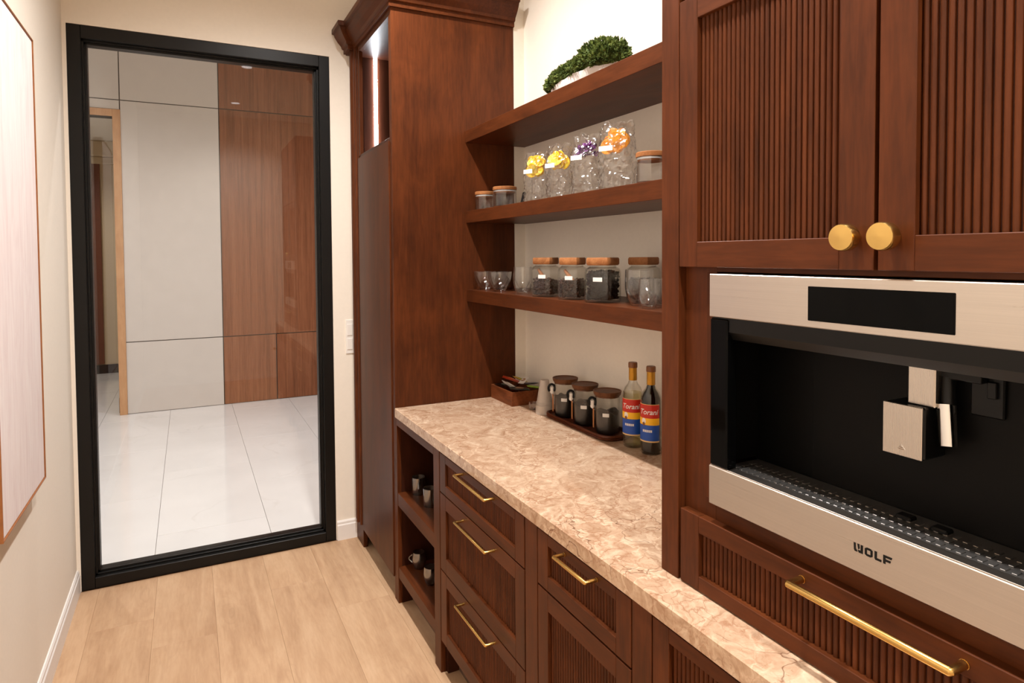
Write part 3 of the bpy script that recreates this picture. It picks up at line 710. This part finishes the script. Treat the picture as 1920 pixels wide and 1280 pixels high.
mug('rounded smoked glass mug nearer the tall cabinet on the lower open shelf', .955, 2.800, .177, 2.4, 1)
mug('rounded smoked glass mug nearer the drawers on the lower open shelf', .955, 2.640, .177, -1.2, 1)

# ------------------------------------------------------------------ lidded jars
def bean_mesh(name, n, half, zmax, mat, rot, seed, slope=0.0):
    """beans packed against the glass: n low ellipsoids near the visible skin"""
    R = random.Random(seed); mb = MB(); k = 0
    core = [(half * .78, .004), (half * .80, zmax * .6), (half * .55, zmax * .86), (0, zmax * .9)]
    mb.lathe([(0, .004)] + core, 20, sq=5, rot=rot)
    while k < n:
        u = R.random()
        if u < .78:
            a = R.uniform(0, 2 * PI); ca, sa = math.cos(a), math.sin(a); e = 7.0
            q = half * .88 / ((abs(ca) ** e + abs(sa) ** e) ** (1 / e)); z = R.uniform(.006, zmax * (.88 + slope * ca))
            x, y = q * ca, q * sa
        else:
            x, y = R.uniform(-half * .8, half * .8), R.uniform(-half * .8, half * .8); z = zmax * (.90 + slope * x / half) + R.uniform(-.004, .003)
        x, y = x * math.cos(rot) - y * math.sin(rot), x * math.sin(rot) + y * math.cos(rot)
        Mx = Matrix.Translation((x, y, max(.006, z))) @ Matrix.Rotation(R.uniform(0, 6.28), 4, (R.uniform(-1, 1), R.uniform(-1, 1), R.uniform(-1, 1) + .01))
        L, Wd = .0080, .0052; vs = []; fs = []
        for j, (rr, zz) in enumerate(((.55, -.8), (1, -.2), (1, .3), (.5, .85))):
            for i in range(6): a = PI / 3 * i; vs.append(Mx @ Vector((L * zz, Wd * rr * math.cos(a), Wd * .8 * rr * math.sin(a))))
        for j in range(3):
            for i in range(6): fs.append((j * 6 + i, j * 6 + (i + 1) % 6, (j + 1) * 6 + (i + 1) % 6, (j + 1) * 6 + i))
        fs += [(5, 4, 3, 2, 1, 0), (18, 19, 20, 21, 22, 23)]
        mb.add(vs, fs); k += 1
    return mb
def square_jar(label, x, y, half, h, rot, fill, mat, seed, scoop=0, lab=True, slope=0.0):
    t = thing('coffee_bean_jar', label, 'jar', (x, y, z3), 0, 'square coffee bean jars on the lowest shelf')
    hb = h - .026
    pr = [(0, 0), (half * .92, 0), (half, .006), (half, hb * .80), (half * .93, hb * .90), (half * .74, hb * .95), (half * .74, hb), (half * .70, hb), (half * .70, hb * .945), (half * .90, hb * .875), (half * .955, hb * .79), (half * .955, .009), (0, .009)]
    ob('body', MB().lathe(pr, 40, sq=6, rot=rot), M['jarglass'], t, 40)
    ob('lid', MB().lathe([(0, hb - .001), (half * .84, hb - .001), (half * .90, hb + .004), (half * .90, h - .005), (half * .85, h), (0, h + .0005)], 40, sq=6, rot=rot), M['acacia'], t, 40)
    b = ob('coffee_beans', bean_mesh('beans', 330, half * .95, fill * hb, mat, rot, seed, slope), M[mat], t, 60); b['kind'] = 'stuff'; b.location = (0, 0, .007)
    for c in ():
        pass
    nrm = Vector((math.cos(rot + PI), math.sin(rot + PI), 0)); tg = Vector((-nrm.y, nrm.x, 0))
    if lab:
        c = nrm * (half + .0012) + tg * (half * .18) + Vector((0, 0, hb * .62)); Mx = Matrix(((nrm.x, tg.x, 0, c.x), (nrm.y, tg.y, 0, c.y), (0, 0, 1, c.z), (0, 0, 0, 1)))
        tag(ob('label', MB().hbox(Mx, .0006, half * .36, .0072, .0003), M['label'], t), 'small white label')
    if scoop:
        p0 = tg * (half * .25) - nrm * .0 + Vector((0, 0, fill * hb * .95)); p1 = -tg * (half * .55) + Vector((0, 0, hb * .84))
        ob('scoop', MB().tube([p0 + nrm * half * .45, p1 + nrm * half * .35], [.010, .006], 10), M['scoopw'], t, 40)
square_jar('square jar, first from the left, part filled with mixed brown coffee beans and a scoop', 1.312, 2.217, .047, .158, .52, .50, 'bean', 3, 1, slope=-.12)
square_jar('square jar, second from the left, with brown coffee beans and a wooden scoop', 1.312, 2.019, .045, .158, .50, .55, 'bean', 4, 1)
square_jar('square jar, third from the left, filled high with near-black coffee beans', 1.320, 1.836, .051, .158, .42, .84, 'beand', 5, 0)
square_jar('square jar in the shade at the back, behind the tall latte glass', 1.472, 1.800, .048, .158, .35, .6, 'beand', 6, 0, lab=False)
def round_jar(label, x, y, z, r, h, lidm='acacia', group='empty round glass jars on the middle shelf'):
    t = thing('glass_canister', label, 'jar', (x, y, z), 0, group); hb = h - .016
    ob('body', MB().lathe([(0, 0), (r * .94, 0), (r, .006), (r, hb), (r - .0022, hb), (r - .0022, .008), (0, .007)], 36), M['glass'], t, 40)
    ob('lid', MB().lathe([(0, hb - .012), (r * .90, hb - .012), (r * .90, hb + .001), (r * 1.02, hb + .001), (r * 1.04, hb + .006), (r * 1.03, h - .002), (r * .98, h), (0, h)], 36), M[lidm], t, 40)
    ob('seal', MB().lathe([(r * .90, hb - .007), (r * .965, hb - .007), (r * .965, hb - .001), (r * .90, hb - .001)], 36, closed=True), M['silicone'], t, 40)
z2 = 1.868
round_jar('small empty glass jar with wooden lid, closest to the tall cabinet', 1.316, 2.806, z2, .047, .092)
round_jar('slightly larger empty glass jar with wooden lid, second from the tall cabinet', 1.322, 2.602, z2, .054, .096)
round_jar('empty glass jar with wooden lid half hidden by the hutch on the middle shelf', 1.312, 1.570, z2, .045, .100)
# small black clip lying by the second jar
bc = ob('bag_clip', MB().hbox(Matrix.Translation((0, 0, .032)) @ Matrix.Rotation(.25, 4, 'Y'), .006, .008, .030, .003).box(-.012, .012, -.01, .01, 0, .006, .002), M['blackp'], loc=(1.345, 2.468, z2))
tag(bc, 'small black clip standing between the lidded jar and the first film bag', 'clip')

# ------------------------------------------------------------------ film bags of dried fruit
def film_bag(label, x, y, w, d, h, kind, seed, rot):
    R = random.Random(seed)
    t = thing('film_bag', label, 'bag', (x, y, z2), rot, 'film bags of dried garnish on the middle shelf')
    n = 72; m = 52; vs = []; fs = []
    for j in range(m):
        u = j / (m - 1); z = h * u
        pin = 1.0 if u < .72 else 1.0 - .35 * ((u - .72) / .28)
        dd = d * (1 if u < .6 else max(.10, 1 - (u - .6) / .4 * .95)) * (.94 + .06 * min(1, u * 12)); ww = w * (.95 + .05 * min(1, u * 10)) * (1.0 + (.05 if u > .85 else 0))
        for i in range(n):
            a = 2 * PI * i / n; ca, sa = math.cos(a), math.sin(a); e = 4.5
            k = 1 / ((abs(ca) ** e + abs(sa) ** e) ** (1 / e))
            p = Vector((dd / 2 * k * ca, ww / 2 * k * sa, z))
            q = noise.noise(Vector((p.x * 40 + seed * 7, p.y * 40, p.z * 14))) * .008 + abs(noise.noise(Vector((p.x * 60, p.y * 60 + seed, p.z * 45)))) * .012 + abs(noise.noise(Vector((p.x * 150, p.y * 150 + seed, p.z * 110)))) * .004
            if j == 0: q *= .2
            if u > .9: p.z += noise.noise(Vector((p.y * 45, seed, 0))) * .016
            vs.append(p + Vector((ca, sa, 0)) * q)
    for j in range(m - 1):
        for i in range(n): fs.append((j * n + i, j * n + (i + 1) % n, (j + 1) * n + (i + 1) % n, (j + 1) * n + i))
    fs.append(tuple(range(n))[::-1])
    ob('film', MB().add(vs, fs), M['film'], t, 22)
    if kind in ('lemon', 'orange'):
        for k in range(16):
            r = R.uniform(.021, .027); yy = R.uniform(-w * .27, w * .27); zz = h * R.uniform(.62, .84); xx = R.uniform(-d * .30, d * .12) * (1 - max(0, zz / h - .68) * 3.2)
            Mx = Matrix.Translation((xx, yy, zz)) @ Matrix.Rotation(R.uniform(-.5, .5), 4, 'Z') @ Matrix.Rotation(PI / 2 + R.uniform(-.45, .45), 4, 'Y')
            def ring(rs, zs, mb, mi):
                N = 14; v = []; f = []
                for rr, z_ in zip(rs, zs):
                    for i in range(N): a = 2 * PI * i / N; v.append(Mx @ Vector((rr * math.cos(a) * (1 + .05 * math.sin(3 * a)), rr * math.sin(a), z_ + .002 * math.sin(2 * a + k))))
                for j in range(len(rs) - 1):
                    for i in range(N): f.append((j * N + i, j * N + (i + 1) % N, (j + 1) * N + (i + 1) % N, (j + 1) * N + i))
                mb.add(v, f, mi)
            mb = MB(); ring([.0005, r * .86, r * .86, .0005], [-.0012, -.0012, .0012, .0012], mb, 0); ring([r * .86, r, r, r * .86, r * .86], [-.002, -.0015, .0015, .002, -.002], mb, 1)
            for i in range(8):
                a = 2 * PI * i / 8
                for sg in (-1, 1): mb.tube([Mx @ Vector((r * .1 * math.cos(a), r * .1 * math.sin(a), sg * .0013)), Mx @ Vector((r * .8 * math.cos(a), r * .8 * math.sin(a), sg * .0013))], .0006, 4, mi=1)
            ob('fruit_slice', mb, [M[kind], M['lemonp' if kind == 'lemon' else 'orange']], t, 40)
    else:
        for k in range(18):
            mb = MB(); c = Vector((R.uniform(-d * .28, d * .12), R.uniform(-w * .34, w * .34), h * R.uniform(.62, .82)))
            for q in range(9):
                a = R.uniform(0, 6.28); b = R.uniform(-.6, 1.2); dv = Vector((math.cos(a) * math.cos(b), math.sin(a) * math.cos(b), math.sin(b))); s = dv.orthogonal().normalized() * .006
                mb.add([c, c + dv * .012 + s, c + dv * .021, c + dv * .012 - s, c + dv * .012 + s.cross(dv) * .4], [(0, 1, 4), (0, 4, 3), (1, 2, 4), (4, 2, 3)])
            ob('dried_flower', mb, M['purple'], t)
    tag(ob('label', MB().box(-d / 2 - .0045, -d / 2 - .0030, -.004, w * .44, h * .56, h * .56 + .017, .0003), M['label'], t), 'white paper label strip')
film_bag('clear film bag of dried lemon slices, nearest the small jars', 1.312, 2.282, .092, .075, .208, 'lemon', 11, .42)
film_bag('clear film bag of dried lemon slices beside the purple bag', 1.312, 2.108, .092, .075, .211, 'lemon', 12, .42)
film_bag('clear film bag of dried purple flowers', 1.312, 1.922, .097, .076, .218, 'purple', 13, .45)
film_bag('tall clear film bag of dried orange slices', 1.312, 1.742, .107, .078, .228, 'orange', 14, .48)

# ------------------------------------------------------------------ moss bowl
t = thing('moss_planter', 'long white stone bowl heaped with green moss on the highest shelf', 'planter', (1.400, 2.045, 2.262))
n = 48; vs = []; fs = []
prof = [(.0, 0), (.70, 0), (.84, .018), (.96, .046), (1.0, .066), (.96, .068), (.86, .055), (.0, .05)]
for j, (r, z) in enumerate(prof):
    for i in range(n):
        a = 2 * PI * i / n; q = noise.noise(Vector((math.cos(a) * 3, math.sin(a) * 3, j * .3)))
        vs.append((.085 * r * math.cos(a) * (1 + .06 * q), .228 * r * math.sin(a) * (1 + .05 * q), max(0, z + (.012 * noise.noise(Vector((math.cos(a) * 4, math.sin(a) * 4, 9))) if 3 <= j <= 5 else 0))))
for j in range(len(prof) - 1):
    for i in range(n): fs.append((j * n + i, j * n + (i + 1) % n, (j + 1) * n + (i + 1) % n, (j + 1) * n + i))
ob('bowl', MB().add(vs, fs), M['stone'], t, 60)
R = random.Random(21); mb = MB()
blobs = [(-.008, -.115, .112, .092, .115, .062), (-.008, -.02, .096, .090, .10, .046), (-.006, .075, .090, .086, .11, .046), (-.006, .165, .078, .074, .070, .040), (-.02, -.165, .096, .074, .072, .052), (-.012, .12, .092, .07, .08, .042)]
for bx_, by_, bz_, ax_, ay_, az_ in blobs:
    mb.lathe([(0, -az_ * .8)] + [(math.cos(q), az_ * .85 * math.sin(q)) for q in (-.7, -.35, 0, .35, .7, 1.1)] + [(0, az_ * .85)], 16, (bx_, by_, bz_), ax_ * .85, ay_ * .85)
    for k in range(620):
        a = R.uniform(0, 2 * PI); b = math.asin(R.uniform(-.55, 1)); d = Vector((math.cos(a) * math.cos(b) * ax_, math.sin(a) * math.cos(b) * ay_, math.sin(b) * az_))
        p = Vector((bx_, by_, bz_)) + d * R.uniform(.84, .96); nrm = Vector((d.x / ax_ ** 2, d.y / ay_ ** 2, d.z / az_ ** 2)).normalized()
        for q in range(3):
            dv = (nrm + Vector((R.uniform(-1, 1), R.uniform(-1, 1), R.uniform(-.4, 1))) * .75).normalized(); s = dv.cross(Vector((R.uniform(-1, 1), R.uniform(-1, 1), .3))).normalized()
            L = R.uniform(.010, .019); w = L * .30
            mb.add([p, p + dv * L * .5 + s * w, p + dv * L, p + dv * L * .5 - s * w], [(0, 1, 2, 3)])
ms = ob('moss', mb, M['moss'], t); ms['kind'] = 'stuff'

# ------------------------------------------------------------------ things on the counter
def RX(x, y, z, rz=0, rx=0, ry=0):
    return Matrix.Translation((x, y, z)) @ Matrix.Rotation(rz, 4, 'Z') @ Matrix.Rotation(rx, 4, 'X') @ Matrix.Rotation(ry, 4, 'Y')
bx0, bx1, by0, by1 = 1.368, 1.530, 2.632, 2.862; o = (1.45, 2.75, ZC)
t = thing('tea_box', 'open brown wooden box of tea sachets in the counter corner', 'box', o)
for nm, a in (('box_side', (bx0, bx0 + .008, by0, by1)), ('box_side', (bx1 - .008, bx1, by0, by1)), ('box_side', (bx0 + .008, bx1 - .008, by0, by0 + .008)), ('box_side', (bx0 + .008, bx1 - .008, by1 - .008, by1))):
    ob(nm, MB(o).box(*a, ZC, ZC + .067, .0012), M['teabox'], t)
ob('box_bottom', MB(o).box(bx0 + .008, bx1 - .008, by0 + .008, by1 - .008, ZC, ZC + .006), M['teabox'], t)
def sachet(label, x, y, z, rz, rx, ry, l, w, m, pm=None, group='tea sachets in the wooden box'):
    t = thing('tea_sachet', label, 'sachet', (x, y, z), 0, group); t.rotation_euler = (rx, ry, rz)
    n = 9; vs = []; fs = []
    for sgn in (1, -1):
        for i in range(n):
            for j in range(5):
                u = i / (n - 1) * 2 - 1; v = j / 2 - 1; hgt = .0045 * (1 - u ** 4) * (1 - v ** 4) + .0004
                vs.append((v * w / 2, u * l / 2, sgn * hgt + .0015 * noise.noise(Vector((u * 3, v * 2, x * 50)))))
    for k in range(2):
        for i in range(n - 1):
            for j in range(4): a = k * n * 5 + i * 5 + j; fs.append((a, a + 1, a + 6, a + 5))
    ob('packet', MB().add(vs, fs), M[m], t, 60)
    if pm: ob('print', MB().lathe([(0, 0), (1, 0), (1, .0006), (0, .0006)], 18, (0, 0, .0046), w * .33, l * .24), M[pm], t)
zb = ZC + .069
sachet('black sachet lying flat at the tall-cabinet end of the tea box', 1.42, 2.80, zb, .3, 0, .08, .10, .065, 'pblack', 'pgrey')
sachet('red sachet on top at the back of the tea box', 1.455, 2.812, zb + .024, 1.0, .30, .0, .085, .05, 'pred', 'porange')
sachet('white stick packet leaning over the front rim of the tea box', 1.405, 2.742, zb + .014, 1.25, .6, 0, .075, .020, 'pwhite')
sachet('second white stick packet beside the black sachets, leaning in the tea box', 1.412, 2.712, zb + .012, 1.15, .6, 0, .07, .016, 'pwhite')
sachet('yellow sachet on top of the tea box pile', 1.478, 2.752, zb + .032, .7, .30, .25, .075, .055, 'pyellow', 'pgreen')
sachet('tan and white folded sachet on top of the tea box pile', 1.470, 2.705, zb + .034, -.9, .22, 0, .075, .03, 'pwhite', 'ptan')
sachet('black sachet with tan oval print near the front corner of the tea box', 1.432, 2.676, zb + .003, 1.3, .10, 0, .10, .062, 'pblack', 'ptan')
sachet('blue-grey sachet at the wall side of the tea box', 1.500, 2.698, zb + .018, 1.4, 0, .2, .09, .04, 'pblue')
sachet('bright green sachet at the wall side of the tea box', 1.503, 2.658, zb + .008, 1.2, .15, .05, .07, .045, 'pgreen')
# stacked frosted cups
t = thing('cup_stack', 'upside-down stack of frosted plastic cups between the tea box and tray', 'cups', (1.447, 2.462, ZC))
ob('cup', MB().lathe([(.0415, 0), (.0405, .038), (.039, .0385), (.0400, .0005)], 32, closed=True), M['frost'], t, 40)
ob('cup', MB().lathe([(.0385, .034), (.0200, .150), (.0190, .152), (0, .152), (0, .150), (.0180, .148), (.0370, .034)], 32), M['frost'], t, 40)
for i in range(4): ob('cup_rim', MB().lathe([(.0392 - .0002 * i, .039 + .004 * i), (.0402 - .0012 * i, .040 + .004 * i), (.0392 - .0010 * i, .0415 + .004 * i)], 32, closed=True), M['frost'], t, 40)
glass_cup('tiny clear glass cup half behind the frosted cup stack', 1.432, 2.545, ZC, .034, .020, .016, None, None, False, cat='glass')
# tray
ty0, ty1, tx0, tx1 = 1.952, 2.432, 1.414, 1.566; o = (1.49, 2.19, ZC)
def rrect(hx, hy, r, n=6):
    P = []
    for cx, cy, a0 in ((hx - r, hy - r, 0), (-hx + r, hy - r, PI / 2), (-hx + r, -hy + r, PI), (hx - r, -hy + r, 1.5 * PI)):
        for i in range(n + 1): a = a0 + PI / 2 * i / n; P.append((cx + r * math.cos(a), cy + r * math.sin(a)))
    return P
def ringloft(sections, mb):
    n = len(sections[0][0]); vs = []; fs = []
    for P, z in sections: vs += [(p[0], p[1], z) for p in P]
    for k in range(len(sections) - 1):
        for i in range(n): fs.append((k * n + i, k * n + (i + 1) % n, (k + 1) * n + (i + 1) % n, (k + 1) * n + i))
    fs += [tuple(range(n))[::-1], tuple(range((len(sections) - 1) * n, len(sections) * n))]
    mb.add(vs, fs); return mb
hx, hy = (tx1 - tx0) / 2, (ty1 - ty0) / 2
tr = ob('serving_tray', ringloft([(rrect(hx - .006, hy - .006, .05), 0), (rrect(hx, hy, .054), .006), (rrect(hx - .004, hy - .004, .05), .010), (rrect(hx, hy, .054), .014), (rrect(hx - .003, hy - .003, .05), .021), (rrect(hx - .009, hy - .009, .045), .021), (rrect(hx - .013, hy - .013, .042), .009)], MB()), M['tray'], None, 35, loc=(1.49, (ty0 + ty1) / 2, ZC))
tag(tr, 'dark wooden rounded tray under the three lidded canisters', 'tray')
# canisters
def canister(label, x, y, fill, seed):
    zt = ZC + .009; r = .0485; h = .170; hb = .150
    t = thing('lidded_canister', label, 'canister', (x, y, zt), 0, 'glass canisters with walnut lids on the tray')
    ob('body', MB().lathe([(0, 0), (r * .93, 0), (r, .007), (r, hb), (r - .0022, hb), (r - .0022, .007), (0, .006)], 36), M['jarglass'], t, 40)
    # contents with an uneven top
    n = 32; vs = []; fs = []; P = [(0, .0062), (r - .006, .0062), (r - .0028, .010), (r - .0028, fill), (r * .5, fill + .003), (0, fill + .004)]
    for j, (rr, z) in enumerate(P):
        for i in range(n):
            a = 2 * PI * i / n; dz = (.016 * noise.noise(Vector((math.cos(a) * 1.6, math.sin(a) * 1.6, seed * 3.1))) + .003 * math.sin(5 * a)) if j >= 3 else 0
            vs.append((rr * math.cos(a), rr * math.sin(a), z + dz * (1 if j == 3 else .4)))
    for j in range(len(P) - 1):
        for i in range(n): fs.append((j * n + i, j * n + (i + 1) % n, (j + 1) * n + (i + 1) % n, (j + 1) * n + i))
    ob('contents', MB().add(vs, fs), M['grounds'], t, 60)
    ob('lid', MB().lathe([(0, hb - .004), (r * .97, hb - .004), (r * .97, hb + .002), (r * 1.08, hb + .004), (r * 1.15, h - .005), (r * 1.15, h), (r * 1.08, h), (r * 1.02, h - .003), (0, h - .0035)], 40), M['walnut'], t, 40)
    # label facing the aisle
    ang = math.atan2(-y, -x) - .12; vs = []; N = 8
    for z in (.074, .088):
        for i in range(N + 1): a = ang - .26 + .52 * i / N; vs.append(((r + .0008) * math.cos(a), (r + .0008) * math.sin(a), z))
    tag(ob('label', MB().add(vs, [(i, i + 1, N + 2 + i, N + 1 + i) for i in range(N)]), M['label'], t), 'small white label')
    # clasp and hanging scoop at the far-left side
    ang = math.atan2(-y, -x) - 1.45; d = Vector((math.cos(ang), math.sin(ang), 0)); tg = Vector((-d.y, d.x, 0))
    pts = [d * (r + .012 - .014 * math.cos(q)) + tg * .004 + Vector((0, 0, .124 + .018 * math.sin(q))) for q in [PI * k / 8 for k in range(-2, 11)]]
    ob('clasp_ring', MB().tube(pts, .0052, 8), M['blackp'], t, 50)
    ob('clasp', MB().lathe([(0, -.022), (.0075, -.016), (.0098, -.007), (.0075, .003), (.009, .011), (0, .018)], 14, d * (r + .010) + Vector((0, 0, .118))), M['white'], t, 50)
    ob('wire', MB().tube([d * (r + .004) + tg * .016 * math.cos(q) + Vector((0, 0, .098 + .008 * math.sin(q))) for q in [PI + PI * k / 8 for k in range(9)]], .0015, 6), M['chrome'], t, 50)
    ob('scoop_handle', MB().hbox(RX(*(d * (r + .006) + Vector((0, 0, .060))), ang), .0025, .0052, .038, .001), M['scoopw'], t)
canister('walnut-lidded glass canister on the tray, closest to the frosted cups', 1.482, 2.342, .088, 1)
canister('walnut-lidded glass canister in the middle of the tray', 1.484, 2.192, .092, 2)
canister('walnut-lidded glass canister on the tray, closest to the syrup bottles', 1.488, 2.042, .086, 3)
# syrup bottles
def wrap(mb, r, ang, z):
    """text or flat art (x,y) bent onto a cylinder facing angle ang"""
    return [(r * math.cos(ang + v[0] / r), r * math.sin(ang + v[0] / r), z + v[1]) for v in mb]
def text_mesh(body, size, shear=.25):
    cu = bpy.data.curves.new('letters', 'FONT'); cu.body = body; cu.size = size; cu.shear = shear; cu.offset = size * .012; cu.resolution_u = 3
    cu.align_x = 'CENTER'; to = bpy.data.objects.new('letters', cu); COL.objects.link(to); bpy.context.view_layer.update()
    me = to.to_mesh(); bm = bmesh.new(); bm.from_mesh(me); bmesh.ops.triangulate(bm, faces=bm.faces[:])
    bmesh.ops.subdivide_edges(bm, edges=[e for e in bm.edges if e.calc_length() > size * .12], cuts=2); bmesh.ops.triangulate(bm, faces=bm.faces[:])
    bm.verts.index_update(); vs = [tuple(v.co) for v in bm.verts]; fs = [tuple(v.index for v in f.verts) for f in bm.faces]; bm.free()
    to.to_mesh_clear(); bpy.data.objects.remove(to); bpy.data.curves.remove(cu); return vs, fs
TV, TF = text_mesh('Torani', .026)
def bottle(label, x, y, bm, dark):
    t = thing('syrup_bottle', label, 'bottle', (x, y, ZC), 0, 'syrup bottles beside the hutch'); r = .0375; H = .315
    outer = [(0, 0), (r * .9, 0), (r, .006), (r, .192), (r * .96, .205), (r * .78, .222), (r * .50, .236), (.0150, .246), (.0142, .262), (.0138, .292)]
    ob('glass_body', MB().lathe(outer + [(.0122, .292), (.0125, .262), (.0134, .247), (r * .46, .235), (r * .74, .220), (r * .92, .203), (r - .003, .19), (r - .003, .010), (0, .009)], 36), M['jarglass' if not dark else 'jarglass'], t, 40)
    ri = r - .0036
    if dark: ob('syrup', MB().lathe([(0, .0095), (ri, .0105), (ri, .190), (ri * .93, .203), (ri * .74, .2185), (ri * .46, .2335), (.0130, .246), (.0118, .262), (.0115, .285), (0, .285)], 32), M['darksyrup'], t, 40)
    else: ob('syrup', MB().lathe([(0, .0095), (ri, .0105), (ri, .190), (ri * .93, .203), (0, .2035)], 32), M['syrup'], t, 40)
    ob('foil_neck', MB().lathe([(.0146, .248), (.0152, .249), (.0148, .296), (.0142, .296)], 28, closed=True), M['gold'], t, 40)
    ob('cap', MB().lathe([(0, .295), (.0165, .295), (.0168, .297), (.0168, .311), (.0155, .3145), (0, H)], 28), M['capb'], t, 40)
    ang = math.atan2(-y, -x) - .30; rl = r + .0006; span = 1.15; N = 22
    def band(z0, z1, a0, a1, m, dr=0.0, nm='label'):
        vs = []
        for z in (z0, z1):
            for i in range(N + 1): a = ang + a0 + (a1 - a0) * i / N; vs.append(((rl + dr) * math.cos(a), (rl + dr) * math.sin(a), z))
        return ob(nm, MB().add(vs, [(i, i + 1, N + 2 + i, N + 1 + i) for i in range(N)]), M[m], lb if lb else t, 60)
    lb = None
    lb = band(.047, .183, -span, span, 'cream'); tag(lb, 'red, yellow and blue paper label')
    band(.133, .181, -span, span, 'red', .0003, 'red_band'); band(.108, .133, -span, span, 'yellow', .0003, 'yellow_band'); band(.052, .1085, -span, span, 'blue', .0003, 'blue_band')
    tag(ob('lettering', MB().add(wrap(TV, rl + .0010, ang + .02, .147), TF), M['pwhite'], lb), 'white script lettering')
    # emblem: pale upright figure in a round patch, at the label's left
    for rr, zz, m in ((.011, .122, 'pwhite'), (.007, .112, 'capb')):
        vs = [(0, 0)] + [(rr * math.cos(2 * PI * i / 16) * .8, rr * math.sin(2 * PI * i / 16)) for i in range(16)]
        ob('emblem', MB().add(wrap([(v[0] - .016, v[1]) for v in vs], rl + .0005 + (.0002 if m == 'capb' else 0), ang, zz), [(0, i, i % 16 + 1) for i in range(1, 17)]), M[m], lb)
    vs = []; fs = []
    for i, (u, w) in enumerate(((-.020, .004), (-.0145, .003), (-.010, .004), (-.0045, .004), (.001, .003), (.0055, .004), (.011, .004))):
        k = len(vs); vs += [(u, 0), (u + w, 0), (u + w, .0085), (u, .0085)]; fs.append((k, k + 1, k + 2, k + 3))
    ob('small_print', MB().add(wrap(vs, rl + .0006, ang, .083), fs), M['pwhite'], lb)
bottle('clear pale-yellow syrup bottle with red and blue label beside the tray', 1.490, 1.884, 'syrup', False)
bottle('dark brown syrup bottle with red and blue label next to the hutch', 1.494, 1.786, 'dark', True)
